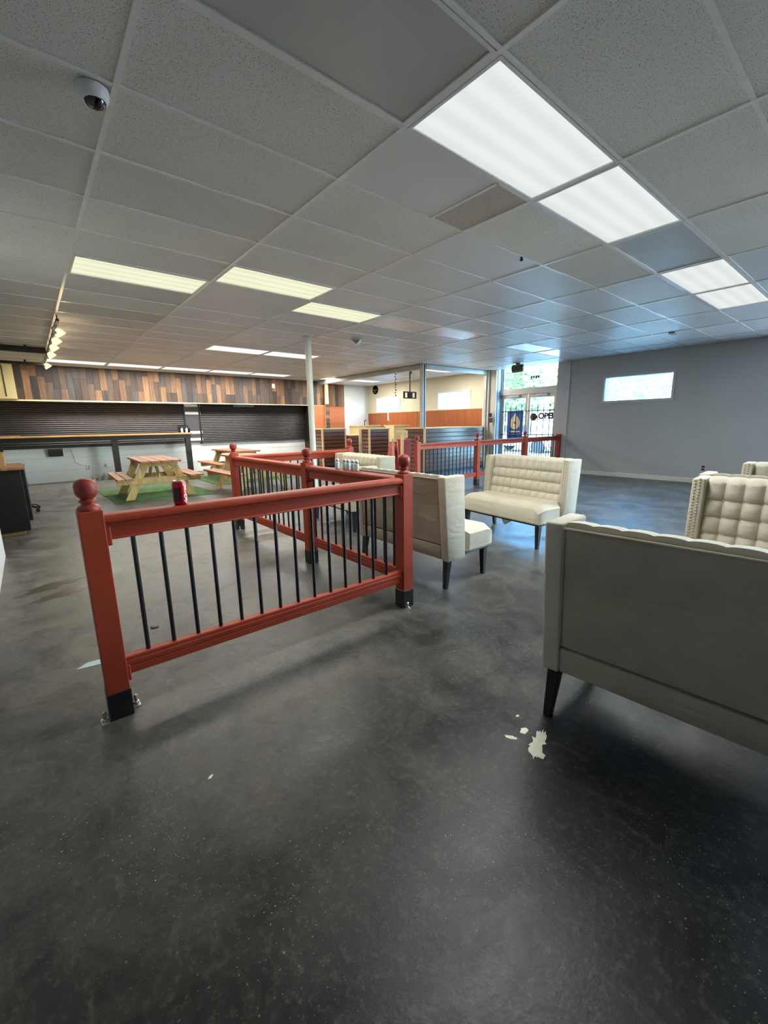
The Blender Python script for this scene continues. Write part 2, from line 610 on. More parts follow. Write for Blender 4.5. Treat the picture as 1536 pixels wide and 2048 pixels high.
# --- ceiling: slab, tees, tiles
GX, GY, DX, DY = .541, 1.298, 1.22, .61
LIT = {(1, 0): 'diffuser_cool', (2, 0): 'diffuser_cool', (4, 0): 'diffuser_cool', (5, 0): 'diffuser_cool',
       (0, 6): 'diffuser_yellow', (1, 5): 'diffuser_yellow', (2, 6): 'diffuser_yellow',
       (2, 12): 'diffuser_bright', (3, 12): 'diffuser_bright',
       (0, 18): 'diffuser_bright', (1, 18): 'diffuser_bright', (2, 18): 'diffuser_bright', (3, 18): 'diffuser_bright', (4, 18): 'diffuser_bright',
       (6, 18): 'diffuser_bright', (7, 18): 'diffuser_bright', (7, 12): 'diffuser_bright'}
UNLIT = {(0, 0): 'unlit_lens', (3, 0): 'unlit_lens', (3, 6): 'glossy_lens', (4, 6): 'glossy_lens', (6, 6): 'glossy_lens', (7, 6): 'glossy_lens'}
cl = struct(MB().box(-3.6, XR+.2, -4.4, 14.5, ZT, ZT+.12).obj('ceiling', 'paint_white'))
I0, I1, J0, J1 = -3, 8, -4, 20
gx = lambda i: GX+DX*i
gy = lambda j: GY+DY*j
XE = XR
# plain boarding behind the viewer
MB().box(-.4, XE, -4.2, gy(J0), CEIL+.004, CEIL+.02).obj('ceiling_board', 'tile_vinyl', cl)
tee_y = MB().box(-.013, .013, gy(J0), 14.28, CEIL-.004, CEIL+.012).mesh('main_tee', 'tee_white')
for i in range(I0, I1+1):
    link('main_tee', tee_y, cl, (gx(i), 0, 0))
tee_x = MB().box(-3.4, XE, -.012, .012, CEIL-.003, CEIL+.012).mesh('cross_tee', 'tee_white')
for j in range(J0, J1+2):
    link('cross_tee', tee_x, cl, (0, gy(j), 0))
tm = {}
def tile_mesh(mat, a, b):
    k = (mat, round(a, 3), round(b, 3))
    if k not in tm:
        tm[k] = MB().box(-a/2+.008, a/2-.008, -b/2+.008, b/2-.008, 0, .014).mesh('ceiling_tile', mat)
    return tm[k]
for i in range(I0, I1+1):
    for j in range(J0, J1+1):
        if (i, j) in LIT or (i, j) in UNLIT:
            continue
        x0, x1 = gx(i), min(gx(i+1), XE)
        y0, y1 = gy(j), gy(j+1)
        if i < 0 and y1 < 5.9 and x1 < XL:
            continue
        mat = 'tile_fissured' if (j <= 4 and i <= 1) or (j <= 1 and i <= 3) or i < 0 or (i == 0 and j < 12) else 'tile_vinyl'
        z = CEIL+.003
        if (i, j) == (1, 1):      # this bay is made up of a long tile and an odd short one
            xs = x0+DX*.69
            link('ceiling_tile', tile_mesh('tile_vinyl', xs-x0, y1-y0), cl, ((x0+xs)/2, (y0+y1)/2, z))
            link('ceiling_tile', tile_mesh('tile_stained', x1-xs, y1-y0), cl, ((xs+x1)/2, (y0+y1)/2, z))
            MB().box(xs-.012, xs+.012, y0, y1, CEIL-.003, CEIL+.012).obj('cross_tee', 'tee_white', cl)
            continue
        o = link('ceiling_tile', tile_mesh(mat, x1-x0, y1-y0), cl, ((x0+x1)/2, (y0+y1)/2, z))
        if (i, j) in ((1, 6), (-1, 5), (-1, 6)):      # sagging tiles
            o.rotation_euler = (R(-2.2), R(.5), 0)
            o.location.z -= .006
        elif random.random() < .12:
            o.rotation_euler = (R(random.uniform(-.5, .5)), R(random.uniform(-.2, .2)), 0)

# ------------------------------------------------------------------ ceiling lights
def fixture_meshes():
    a, b = DX-.03, DY-.03
    m = MB()
    fw = .018
    z0, z1 = CEIL-.006, CEIL+.012
    m.box(-a/2, a/2, -b/2, -b/2+fw, z0, z1).box(-a/2, a/2, b/2-fw, b/2, z0, z1)
    m.box(-a/2, -a/2+fw, -b/2+fw, b/2-fw, z0, z1).box(a/2-fw, a/2, -b/2+fw, b/2-fw, z0, z1)
    fr = m.mesh('frame', 'fixture_frame')
    hs = MB().box(-a/2+.01, a/2-.01, -b/2+.01, b/2-.01, CEIL+.02, CEIL+.1).mesh('housing', 'fixture_frame')
    def lens(mat):
        return MB().box(-a/2+fw, a/2-fw, -b/2+fw, b/2-fw, CEIL+.002, CEIL+.008).mesh('diffuser', mat)
    return fr, hs, lens, a, b
FR, HS, LENS, FA, FB = fixture_meshes()
LENSES = {}
FLAB = {
 (1, 0): 'large lit ceiling light panel nearest the camera, right of the dark unlit panel',
 (2, 0): 'lit ceiling light panel directly behind the nearest large one, end to end with it',
 (4, 0): 'lit ceiling light panel beyond the dark gap, at upper right before the grey wall',
 (5, 0): 'farthest lit panel of the right-hand row, at the picture\'s right edge',
 (0, 6): 'yellowish lit ceiling light, leftmost of the staggered three over the middle floor',
 (1, 5): 'yellowish lit ceiling light, middle of the staggered three over the middle floor',
 (2, 6): 'yellowish lit ceiling light, rightmost of the staggered three, next to the sagging tile',
 (2, 12): 'bright ceiling light left of the white column, leftmost of its pair',
 (3, 12): 'bright ceiling light partly hidden by the top of the white column',
 (0, 18): 'first bright light from the left in the row along the shutter wall',
 (1, 18): 'second bright light from the left in the row along the shutter wall',
 (2, 18): 'third bright light from the left in the row along the shutter wall',
 (3, 18): 'fourth bright light from the left in the row along the shutter wall',
 (4, 18): 'fifth bright light, last of the row along the shutter wall',
 (6, 18): 'bright ceiling light right beside the wood-clad partition end at the back',
 (7, 18): 'bright ceiling light nearest the clock corner, inside the gated area',
 (7, 12): 'bright ceiling light right of the steel gate post, inside the gated area',
 (0, 0): 'dark unlit ceiling light panel at top centre left of the nearest lit one',
 (3, 0): 'dark unlit ceiling panel between lit panels of the right-hand row',
 (3, 6): 'pale unlit ceiling lens panel right of the staggered three lights',
 (4, 6): 'pale unlit ceiling lens panel above the steel gate post',
 (6, 6): 'pale shiny unlit lens panel above the entrance, farther from the grey wall',
 (7, 6): 'pale shiny unlit lens panel above the entrance, nearest the grey wall'}
for (i, j), mat in list(LIT.items())+list(UNLIT.items()):
    lit = (i, j) in LIT
    t = thing('ceiling_light', FLAB[(i, j)], 'light', (gx(i)+DX/2, gy(j)+DY/2, 0), 0, 'lit ceiling lights' if lit else 'unlit ceiling panels')
    link('frame', FR, t)
    link('housing', HS, t)
    if mat not in LENSES:
        LENSES[mat] = LENS(mat)
    link('diffuser', LENSES[mat], t)
    if lit:
        d = bpy.data.lights.new('tube_lamp', 'AREA')
        d.shape = 'RECTANGLE'
        d.size, d.size_y = FA-.05, FB-.05
        d.energy = LAMP_W*{'diffuser_cool': 2.4, 'diffuser_yellow': 1.8, 'diffuser_bright': 3.6}[mat]
        d.color = {'diffuser_cool': (.97, 1, .97), 'diffuser_yellow': (1, .97, .84), 'diffuser_bright': (1, .96, .88)}[mat]
        o = bpy.data.objects.new('tube_lamp', d)
        o.location = (0, 0, CEIL-.012)
        o.parent = t
        COL.objects.link(o)

# ------------------------------------------------------------------ back wall: wood bulkhead, shutters
bk = struct(MB().box(-.02, 8.52, 13.56, YB, 2.06, CEIL+.02).obj('wall_bulkhead', 'black_wood'))
pmesh = {}
def plank(par, x, y, z0, z1, wd, mat, face='y'):
    k = (mat, round(z1-z0, 3), round(wd, 3), face)
    if k not in pmesh:
        h = z1-z0
        if face == 'y':
            pmesh[k] = MB().box(-wd/2+.002, wd/2-.002, -.014, 0, -h/2+.001, h/2-.001).mesh('plank', mat)
        else:
            pmesh[k] = MB().box(0, .014, -wd/2+.002, wd/2-.002, -h/2+.001, h/2-.001).mesh('plank', mat)
    o = link('plank', pmesh[k], par, (x, y, (z0+z1)/2))
    return o
PW = .142
n = 60
zb, zt = 2.07, CEIL-.004
cuts = [zb+.27, zb+.42, zb+.55, zb+.68]
last = -1
for k in range(n):
    x = -.02+PW/2+k*PW
    if x+PW/2 > 8.53:
        break
    c = cuts[(k*7+k//3) % 4]
    a = random.choice([0, 1, 2, 3, 4, 5])
    while a == last:
        a = random.choice([0, 1, 2, 3, 4, 5])
    b = random.choice([p for p in (0, 1, 2, 4, 5, 3) if p != a])
    plank(bk, x, 13.56-.001*(k % 3), zb, c, PW, PL[a])
    plank(bk, x, 13.56-.001*((k+1) % 3), c, zt, PW, PL[b])
    last = a
MB().box(-.6, 3.86, 13.5, 13.6, 2.035, 2.068).obj('ledge', 'pilaster_cream', bk)
MB().box(3.86, 8.5, 13.54, 13.58, 2.045, 2.068).obj('ledge', 'pilaster_cream', bk)
# far return with the same boards and orange panels below
fr2 = struct(MB().box(9.16, 9.86, 14.22, 14.28, 0, CEIL).obj('wall_cladding', 'panel_orange'))
for k in range(5):
    plank(fr2, 9.16+.07+k*.14, 14.22, 2.06, CEIL-.01, .14, PL[(k*2+1) % 6])
cs = struct(MB().box(8.50, 8.64, 13.44, 13.5, .9, CEIL).obj('trim_1', 'pale_wood'))
for k in range(9):
    MB().box(8.495, 8.645, 13.43, 13.442, .95+k*.13, 1.07+k*.13).obj('plank', PL[(k*5+2) % 6], cs)
pn = struct(MB().box(7.98, 8.52, 13.5, 13.56, .96, 2.06).obj('wall_panel', 'panel_orange'))
for k in range(7):
    MB().box(7.98, 8.52, 13.498, 13.5, 1.1+k*.14, 1.104+k*.14).obj('panel_seam', 'stain_brown', pn)
struct(MB().box(7.86, 7.98, 13.5, 13.95, 0, 2.06).obj('trim_2', 'black_wood'))
# cream duct box at far left
cb = struct(MB().box(-1.0, -.02, 13.3, YB, 2.07, CEIL-.02).obj('trim_3', 'paint_yellow_cream'))
MB().box(-.22, -.2, 13.294, 13.3, 2.12, CEIL-.08).obj('groove', 'stain_brown', cb)

def shutter(x0, x1, z0, z1, label):
    t = thing('roller_shutter', label, 'shutter', (x0, YB-.03, z0), 0, 'dark roller shutters')
    m = MB()
    prof = []
    n = int((z1-z0)/.052)
    h = (z1-z0)/n
    pts = []
    for k in range(n):
        for q, d in ((0, 0.0), (.12, -.016), (.5, -.024), (.88, -.016)):
            pts.append((d, (k+q)*h))
    pts.append((0, z1-z0))
    vs = [(0, d, z) for d, z in pts]+[(x1-x0, d, z) for d, z in pts]
    N = len(pts)
    m.add(vs, [(i, i+1, N+i+1, N+i) for i in range(N-1)])
    stuff(m.obj('slat_curtain', 'shutter_metal', t))
    MB().box(0, x1-x0, -.035, 0, 0, .055).obj('bottom_bar', 'shutter_metal', t)
    MB().box(-.05, 0, -.04, .02, -.01, z1-z0).obj('guide_rail', 'black_paint', t)
    MB().box(x1-x0, x1-x0+.04, -.04, .02, -.01, z1-z0).obj('guide_rail', 'black_paint', t)
    return t
shutter(-1.6, 3.74, .88, 2.06, 'wide dark roller shutter behind the long wooden bar')
sh2 = shutter(4.22, 7.86, .86, 2.06, 'dark roller shutter right of the white-striped panel')
m = MB().box(1.05, 1.75, -.055, -.03, 1.12, 1.19)
m.obj('lock_plate', 'plastic_black', sh2)
sp = struct(MB().box(3.76, 4.2, YB-.06, YB, .9, 2.05).obj('wall_striped_panel', 'stripe_panel'))
for z in (1.97, 1.74, 1.16, .95):
    MB().box(3.75, 4.23, YB-.07, YB-.06, z, z+.08).obj('white_stripe', 'print_white', sp)

# ------------------------------------------------------------------ bar counter
bar = thing('bar_counter', 'long wooden bar top on black posts in front of the left shutter', 'counter', (0, 13.3, 0))
MB().box(-1.3, 3.74, -.1, .42, 1.165, 1.205).obj('bar_top', 'counter_wood', bar, bevel=.004, seg=1)
MB().box(-1.25, 3.70, -.06, -.02, 1.05, 1.165).obj('apron', 'black_wood', bar)
for x in (-.52, 1.78, 3.62):
    MB().box(x-.07, x+.07, -.06, .06, 0, 1.06).obj('leg', 'black_wood', bar, bevel=.004, seg=1)
for k, x in enumerate((3.53, 3.66)):
    t = thing('salt_shaker', ('white-bodied shaker in the black caddy on the bar, left one', 'white-bodied shaker in the black caddy on the bar, right one')[k], 'shaker', (x, 13.45, 1.212), 0, 'shakers in the bar caddy')
    MB().lathe([(.028, 0), (.03, .01), (.03, .1), (.022, .12)], 12).obj('body', 'salt', t, smooth=True)
    MB().lathe([(.024, .12), (.024, .145), (.012, .158)], 12).obj('cap', 'plastic_black', t, smooth=True)
t = thing('condiment_caddy', 'black caddy holding two white shakers at the end of the bar', 'caddy', (3.595, 13.5, 1.207))
MB().box(-.15, .15, .02, .035, 0, .21).obj('back_plate', 'plastic_black', t)
MB().box(-.15, .15, -.1, .02, 0, .004).obj('tray', 'plastic_black', t)
for q in (-.15, .14):
    MB().box(q, q+.01, -.1, .02, .004, .12).obj('side_plate', 'plastic_black', t)
t = tag(MB().box(-.5, -.1, 13.28, 13.5, 1.206, 1.222).obj('folder', 'cardboard'), 'flat papers lying on the left end of the bar', 'papers')
# wall-mounted bits under the bar
t = thing('junction_box', 'brown wooden box hanging on the white wall under the bar', 'box', (.53, YB-.1, .67))
MB().box(-.15, .15, 0, .1, 0, .19).obj('body', 'black_wood', t, bevel=.006, seg=1)
MB().box(-.155, .155, -.006, 0, .14, .195).obj('lid', 'stain_brown', t)
t = tag(MB().tube([(.70, YB-.03, .88), (.84, YB-.02, .86), (.9, YB-.02, .7), (.92, YB-.02, .5), (1.05, YB-.02, .4), (1.15, YB-.02, .4)], .008, 6).obj('wall_cable', 'plastic_white', smooth=True),
        'thin white cable looping down the white wall from the box', 'cable')
t = thing('wall_outlet', 'white outlet plate on the wall below the bar, where the cable ends', 'outlet', (1.19, YB-.02, .33))
MB().box(-.05, .05, 0, .02, -.07, .07).obj('plate', 'plastic_white', t, bevel=.004, seg=1)
MB().box(-.018, .018, -.004, 0, -.04, -.01).box(-.018, .018, -.004, 0, .01, .04).obj('sockets', 'sign_grey', t)
t = thing('wall_valve', 'small round pipe fitting on the wall under the bar', 'valve', (1.62, YB-.02, .36))
MB().lathe([(.055, 0), (.055, .012), (.03, .02), (.03, .05)], 14, Matrix.Rotation(R(90), 4, 'X')).obj('flange', 'plastic_white', t, smooth=True)
t = thing('pipe_stub', 'cluster of chrome pipe stubs at the foot of the white wall', 'pipes', (1.45, YB-.25, 0))
for k, (dx, h) in enumerate(((-.2, .07), (-.08, .1), (.05, .13), (.18, .08))):
    MB().lathe([(.05, 0), (.05, .02), (.028, .025), (.028, h), (.038, h), (.038, h+.03)], 10, Matrix.Translation((dx, .05*(k % 2), 0))).obj('pipe', 'bolt_metal', t, smooth=True)
MB().tube([(-.2, .06, .06), (0, .08, .07), (.18, .06, .06)], .02, 8).obj('elbow', 'bolt_metal', t, smooth=True)

# ------------------------------------------------------------------ railings
def ogee_top():      # moulded hand rail, local y across, z up from rail bottom
    h = [(.000, .000), (.031, .000), (.031, .006), (.028, .009), (.028, .058), (.031, .060), (.033, .070), (.040, .077), (.043, .080),
         (.046, .086), (.046, .098), (.043, .107), (.036, .113), (.026, .116), (0, .117)]
    return [(y, z) for y, z in h]+[(-y, z) for y, z in reversed(h[1:-1])]
def ogee_bot():
    h = [(0, 0), (.026, 0), (.026, .034), (.023, .037), (.023, .041), (.027, .044), (.027, .062), (.024, .068), (.024, .082), (.020, .088), (0, .090)]
    return [(y, z) for y, z in h]+[(-y, z) for y, z in reversed(h[1:-1])]
BAL_R = .0105
BAL = MB().lathe([(BAL_R, .25), (BAL_R, .90)], 8).mesh('baluster', 'black_metal', smooth=True)
POST = MB().box(-.047, .047, -.047, .047, .125, 1.012).mesh('post', 'rail_red', bevel=.003, seg=1)
SHOE = MB().box(-.05, .05, -.05, .05, .002, .137).mesh('base_sleeve', 'black_metal', bevel=.003, seg=1)
FIN = MB().lathe([(.044, 1.012), (.046, 1.022), (.040, 1.032), (.026, 1.040), (.026, 1.046), (.034, 1.050), (.034, 1.058), (.024, 1.064),
                  (.030, 1.070), (.040, 1.080), (.0445, 1.096), (.0445, 1.118), (.041, 1.134), (.030, 1.146), (.014, 1.152), (.002, 1.153)], 24).mesh('finial', 'finial_red', smooth=True)
FIN2 = MB().box(-.056, .056, -.056, .056, 1.0, 1.02).lathe([(.03, 1.02), (.022, 1.035), (.022, 1.055), (.030, 1.06), (.038, 1.075), (.042, 1.097), (.038, 1.12), (.026, 1.137), (.004, 1.143)], 16).mesh('finial', 'finial_red', smooth=True)
m = MB()
m.box(-.028, .028, -.016, .016, 0, .005)
m.lathe([(.014, .006), (.014, .018), (.008, .019), (.008, .045), (.0095, .045), (.0095, .05), (.004, .054)], 8, Matrix.Translation((0, 0, 0)))
BOLT = m.mesh('anchor_bolt', 'bolt_metal')
def rail_post(par, x, y, fin=FIN, bolts=()):
    p = link('post', POST, par, (x, y, 0))
    link('base_sleeve', SHOE, p)
    if fin:
        link('finial', fin, p)
    else:
        MB().box(-.055, .055, -.055, .055, 1.0, 1.03).obj('post_cap', 'rail_red', p)
    for bx, by in bolts:
        b = link('anchor_bolt', BOLT, p, (bx, by, 0))
        b.rotation_euler.z = PI/2 if abs(bx) > abs(by) else 0
    return p
def rail_span(par, a, b, first, step, cnt):
    """one panel between post centres a and b: rails, brackets and balusters"""
    A, B = Vector((*a, 0)), Vector((*b, 0))
    L = (B-A).length
    d = (B-A)/L
    ang = math.atan2(d.y, d.x)
    e = .047
    MB().prism(ogee_top(), 0, e, L-e).obj('top_rail', 'rail_red', par, (a[0], a[1], .872), ang)
    MB().prism(ogee_bot(), 0, e, L-e).obj('bottom_rail', 'rail_red', par, (a[0], a[1], .20), ang)
    for t in (e, L-e-.018):
        MB().box(t, t+.018, -.04, .04, -.025, .06).obj('rail_bracket', 'rail_red', par, (a[0], a[1], .872), ang, bevel=.003, seg=1)
        MB().box(t, t+.014, -.036, .036, -.03, .05).obj('rail_bracket', 'rail_red', par, (a[0], a[1], .20), ang, bevel=.003, seg=1)
    for k in range(cnt):
        p = A+d*(first+step*k)
        link('baluster', BAL, par, (p.x, p.y, 0))

PA, PB, PC, PD, PE = (.167, 2.236), (2.05, 2.236), (2.05, 3.62), (2.05, 5.52), (3.90, 5.52)
rl = thing('railing', 'brick-red railing with black balusters enclosing the picnic area, nearest the camera', 'railing')
rail_post(rl, *PA, bolts=((-.07, -.03), (.07, .025)))
rail_post(rl, *PB, bolts=((-.03, -.07), (.065, .03)))
rail_post(rl, *PC, bolts=((-.03, -.07), (.065, .03)))
rail_post(rl, *PD, bolts=((-.03, -.07), (.065, .03)))
rail_post(rl, *PE)
rail_span(rl, PA, PB, .152, .1195, 14)
rail_span(rl, PB, PC, .11, .1165, 11)
rail_span(rl, PC, PD, .11, .1165, 15)
rail_span(rl, PD, PE, .11, .1165, 15)
r2 = thing('railing', 'dark red railing in front of the entrance doors, ending at the grey wall', 'railing')
FX = [5.72, 7.56, 9.42, 11.075]
FY = 5.85
for k, x in enumerate(FX):
    rail_post(r2, x, FY, FIN2 if k < 3 else None)
for a, b in zip(FX[:-1], FX[1:]):
    rail_span(r2, (a, FY), (b, FY), .1, .1165, int((b-a-.14)/.1165)+1)

# ------------------------------------------------------------------ tufted settees
SW, SH = 1.21, .95
def make_settee():
    t = link('settee', None)
    W2 = SW/2
    T = .078
    lean = lambda z: .06*(1-(z-.24)/(SH-.24))          # rear face x at height z
    # wings
    prof = [(lean(.24), .24), (lean(SH), SH), (.25, SH), (.285, .24)]
    for s in (-1, 1):
        y0, y1 = (W2-T, W2) if s > 0 else (-W2, -W2+T)
        wv = MB().prism(prof, 1, y0, y1).obj('wing', 'linen', t, bevel=.012, seg=3, smooth=True)
        nm = MB()
        for col in (.25, .62):
            yy = y0+T*col if s > 0 else y1-T*col
            yy = (W2-T*(.28 if col < .5 else .62)) if s > 0 else (-W2+T*(.28 if col < .5 else .62))
            for k in range(30):
                z = .29+k*.0222
                x = .285+(.25-.285)*(z-.24)/(SH-.24)
                M = Matrix.Translation((x-.001, yy, z+(.011 if col > .5 else 0))) @ Matrix.Rotation(R(90), 4, 'Y')
                nm.lathe([(.0085, 0), (.0065, .004), (.002, .006)], 6, M)
        stuff(nm.obj('nailhead_trim', 'nailhead', wv, smooth=True))
    # outer back: panel with welt seams, lower rail
    pv = MB()
    nx, nz = 22, 18
    z0, z1 = .382, SH-.02
    y0, y1 = -W2+T+.004, W2-T-.004
    vs, fs = [], []
    for a in range(nz+1):
        for b in range(nx+1):
            z = z0+(z1-z0)*a/nz
            y = y0+(y1-y0)*b/nx
            e = min(a, nz-a, b, nx-b)
            sag = .006 if e > 0 else 0
            sag += (.016*noise.noise(Vector((y*1.6+z*1.5, z*5.5-y*2.4, 1.7)))+.012*noise.noise(Vector((y*1.2, z*9-y*2.0, 4.1)))*max(0, 1-(z-z0)/.3)) if e > 0 else 0
            vs.append((lean(z)+.008-sag*.9, y, z))
    for a in range(nz):
        for b in range(nx):
            i = a*(nx+1)+b
            fs.append((i, i+nx+1, i+nx+2, i+1))
    N = len(vs)
    vs += [(x+.04, y, z) for x, y, z in vs]
    fs += [(i+N, j+N, k+N, l+N)[::-1] for i, j, k, l in fs]
    ring = [b for b in range(nx+1)]+[a*(nx+1)+nx for a in range(1, nz+1)]+[nz*(nx+1)+b for b in range(nx-1, -1, -1)]+[a*(nx+1) for a in range(nz-1, 0, -1)]
    fs += [(ring[i], ring[(i+1) % len(ring)], ring[(i+1) % len(ring)]+N, ring[i]+N) for i in range(len(ring))]
    pv.add(vs, fs)
    bp = pv.obj('back_panel', 'linen_back', t, smooth=True)
    wl = MB()
    wl.tube([(lean(z0)+.004, y0, z0), (lean(z1)+.004, y0, z1)], .004, 6)
    wl.tube([(lean(z0)+.004, y1, z0), (lean(z1)+.004, y1, z1)], .004, 6)
    wl.tube([(lean(z1)+.004, y0, z1), (lean(z1)+.004, y1, z1)], .005, 6)
    wl.obj('welt_piping', 'linen_back', bp, smooth=True)
    MB().prism([(lean(.25)+.004, .25), (lean(.370)+.002, .370), (lean(.370)+.06, .370), (lean(.25)+.06, .25)], 1, y0, y1).obj('lower_rail', 'linen_back', t, bevel=.006, seg=2, smooth=True)
    # tufted inside back, rolled over the top
    y0, y1 = -W2+T, W2-T
    cols, rows, sub = 10, 4, 7
    zlo, zhi = .44, SH-.035
    inner = lambda z: .155+.075*(1-(z-zlo)/(zhi-zlo))
    vs, fs = [], []
    NU, NV = cols*sub, rows*sub
    extra = 6
    for a in range(NV+1+extra):
        for b in range(NU+1):
            u = b/sub
            y = y0+(y1-y0)*b/NU
            fu = abs(math.sin(PI*u))**.55
            if a <= NV:
                v = a/sub
                z = zlo+(zhi-zlo)*a/NV
                fv = abs(math.sin(PI*v))**.55 if v < rows-.5 else max(abs(math.sin(PI*v))**.55, .85)
                d = .022*fu*fv+.006*(fu+fv)
                du = min(abs(u-round(u)), .5)
                dv = min(abs(v-round(v)), .5)
                if 0 < round(u) < cols and 0 < round(v) < rows:
                    d -= .016*math.exp(-(du*du+dv*dv)/.012)
                vs.append((inner(z)+d, y, z))
            else:
                q = (a-NV)/extra
                th = q*PI*.5
                rr = .022*fu+.012
                xb = inner(zhi)-.115
                x = xb+(inner(zhi)+.010*fu+.010-xb)*math.cos(th)
                z = zhi+(.034+.006*fu)*math.sin(th)
                vs.append((x, y, z))
    tot = NV+1+extra
    for a in range(tot-1):
        for b in range(NU):
            i = a*(NU+1)+b
            fs.append((i, i+1, i+NU+2, i+NU+1))
    # close behind so that the pad is solid
    N = len(vs)
    vs += [(.078, y0, zlo), (.078, y1, zlo), (.036, y0, zhi), (.036, y1, zhi)]
    tl, tr = (tot-1)*(NU+1), (tot-1)*(NU+1)+NU
    fs += [tuple([N, N+1]+[b for b in range(NU, -1, -1)]), (N+2, N+3, N+1, N),
           tuple([N+2]+[tl+b for b in range(NU+1)]+[N+3]),
           tuple([N]+[a*(NU+1) for a in range(tot)]+[N+2]), tuple([N+1, N+3]+[a*(NU+1)+NU for a in range(tot-1, -1, -1)])]
    tb = MB().add(vs, fs).obj('tufted_back', 'linen', t, smooth=True)
    bt = MB()
    for r in range(1, rows):
        for c in range(1, cols):
            z = zlo+(zhi-zlo)*r/rows
            y = y0+(y1-y0)*c/cols
            bt.lathe([(.009, 0), (.008, .004), (.003, .007)], 8, Matrix.Translation((inner(z)-.008, y, z)) @ Matrix.Rotation(R(90), 4, 'Y'))
    stuff(bt.obj('tuft_buttons', 'linen', tb, smooth=True))
    # seat: T-shaped cushion with crowned top
    xs = [.14, .29, .34, .42, .50, .58, .635, .665, .678]
    def zt(x, y):
        e = max(0, (abs(y)-(W2-.10))/.10)
        g = max(0, (x-.58)/.10)
        return .485-.055*e**2.4-.055*g**2.4
    vs, fs = [], []
    ny = 16
    for i, x in enumerate(xs):
        half = (W2-T-.003) if x < .3 else W2-.004
        rnd = max(0, (x-.62)/.06)
        half -= .02*rnd**2
        for k in range(ny+1):
            y = -half+2*half*k/ny
            vs.append((x, y, zt(x, y if x >= .3 else y*.8)))
    N = len(vs)
    vs += [(x, y, .285) for x, y, z in vs]
    for i in range(len(xs)-1):
        for k in range(ny):
            q = i*(ny+1)+k
            fs.append((q, q+ny+1, q+ny+2, q+1))
            fs.append((q+N, q+1+N, q+ny+2+N, q+ny+1+N))
    ring = [k for k in range(ny+1)]+[i*(ny+1)+ny for i in range(1, len(xs))]+[(len(xs)-1)*(ny+1)+k for k in range(ny-1, -1, -1)]+[i*(ny+1) for i in range(len(xs)-2, 0, -1)]
    fs += [(ring[i], ring[(i+1) % len(ring)], ring[(i+1) % len(ring)]+N, ring[i]+N) for i in range(len(ring))]
    st = MB().add(vs, fs).obj('seat', 'linen', t, bevel=0, smooth=True)
    MB().prism([(.30, W2-.012), (.66, W2-.03), (.66, -W2+.03), (.30, -W2+.012)], 2, .262, .286).obj('seat_frame', 'black_wood', t)
    nm = MB()
    for k in range(44):
        y = -W2+.03+(SW-.06)*k/43
        nm.lathe([(.008, 0), (.006, .004), (.002, .006)], 6, Matrix.Translation((.677, y, .296)) @ Matrix.Rotation(R(90), 4, 'Y'))
    for k in range(15):
        x = .30+.35*k/14
        for s in (-1, 1):
            nm.lathe([(.008, 0), (.006, .004), (.002, .006)], 6, Matrix.Translation((x, s*(W2-.006), .296)) @ Matrix.Rotation(R(-90*s), 4, 'X'))
    stuff(nm.obj('nailhead_trim', 'nailhead', st, smooth=True))
    for s in (-1, 1):
        MB().taper(.615, s*(W2-.065), .034, .034, 0, .61, s*(W2-.065), .056, .056, .27).obj('leg', 'black_wood', t, bevel=.003, seg=1)
        MB().taper(.078, s*(W2-.04), .036, .036, 0, .11, s*(W2-.05), .058, .058, .27).obj('leg', 'black_wood', t, bevel=.003, seg=1)
    return t
SETTEES = [
 ((1.683, .30), 4, 'cream tufted settee in the right foreground, its plain back to the camera'),
 ((2.45, 2.81), 0, 'cream settee standing right behind the red railing post, facing right'),
 ((4.79, 2.80), 173, 'cream tufted settee in the middle of the room with its seat in full view'),
 ((3.74, 4.78), 175, 'cream settee farthest back, half hidden behind the red railing'),
 ((3.93, .305), 183, 'cream tufted settee facing the foreground one, cut by the right edge'),
 ((4.02, .34), 2, 'cream settee back to back with the tufted one, only its wing top showing'),
 ((5.47, .30), 182, 'cream settee in front of the grey wall at the far right edge')]
s0 = make_settee()
for k, (p, a, lab) in enumerate(SETTEES):
    o = s0 if k == 0 else dup(s0)
    o.location = (*p, 0)
    o.rotation_euler = (0, 0, R(a))
    tag(o, lab, 'settee', 'cream tufted settees')

# ------------------------------------------------------------------ soda can and shakers on the rail
RT = .988
can = thing('soda_can', 'red soda can with white script standing on the near red rail', 'can', (.545, 2.236, RT+.001), R(-164))
MB().lathe([(.024, 0), (.028, .003), (.0325, .011), (.033, .016), (.033, .102), (.031, .109), (.027, .1155)], 28).obj('body', 'can_red', can, smooth=True)
lid = MB().lathe([(.0265, .1155), (.0275, .1165), (.0275, .119), (.0255, .119), (.0250, .1165), (.001, .1165)], 28).obj('lid', 'can_metal', can, smooth=True)
MB().lathe([(.007, .1167), (.007, .1182), (.001, .1182)], 12, Matrix.Translation((.008, 0, 0))).obj('pull_tab', 'sign_dark', lid)
m = MB()
seg = 14
rr = .0334
for k in range(seg):
    a0, a1 = R(-20+90*k/seg), R(-20+90*(k+1)/seg)
    m.add([(rr*math.cos(a0), rr*math.sin(a0), .02), (rr*math.cos(a1), rr*math.sin(a1), .02), (rr*math.cos(a1), rr*math.sin(a1), .088), (rr*math.cos(a0), rr*math.sin(a0), .088)], [(0, 1, 2, 3)])
m.obj('nutrition_panel', 'can_dark', can)
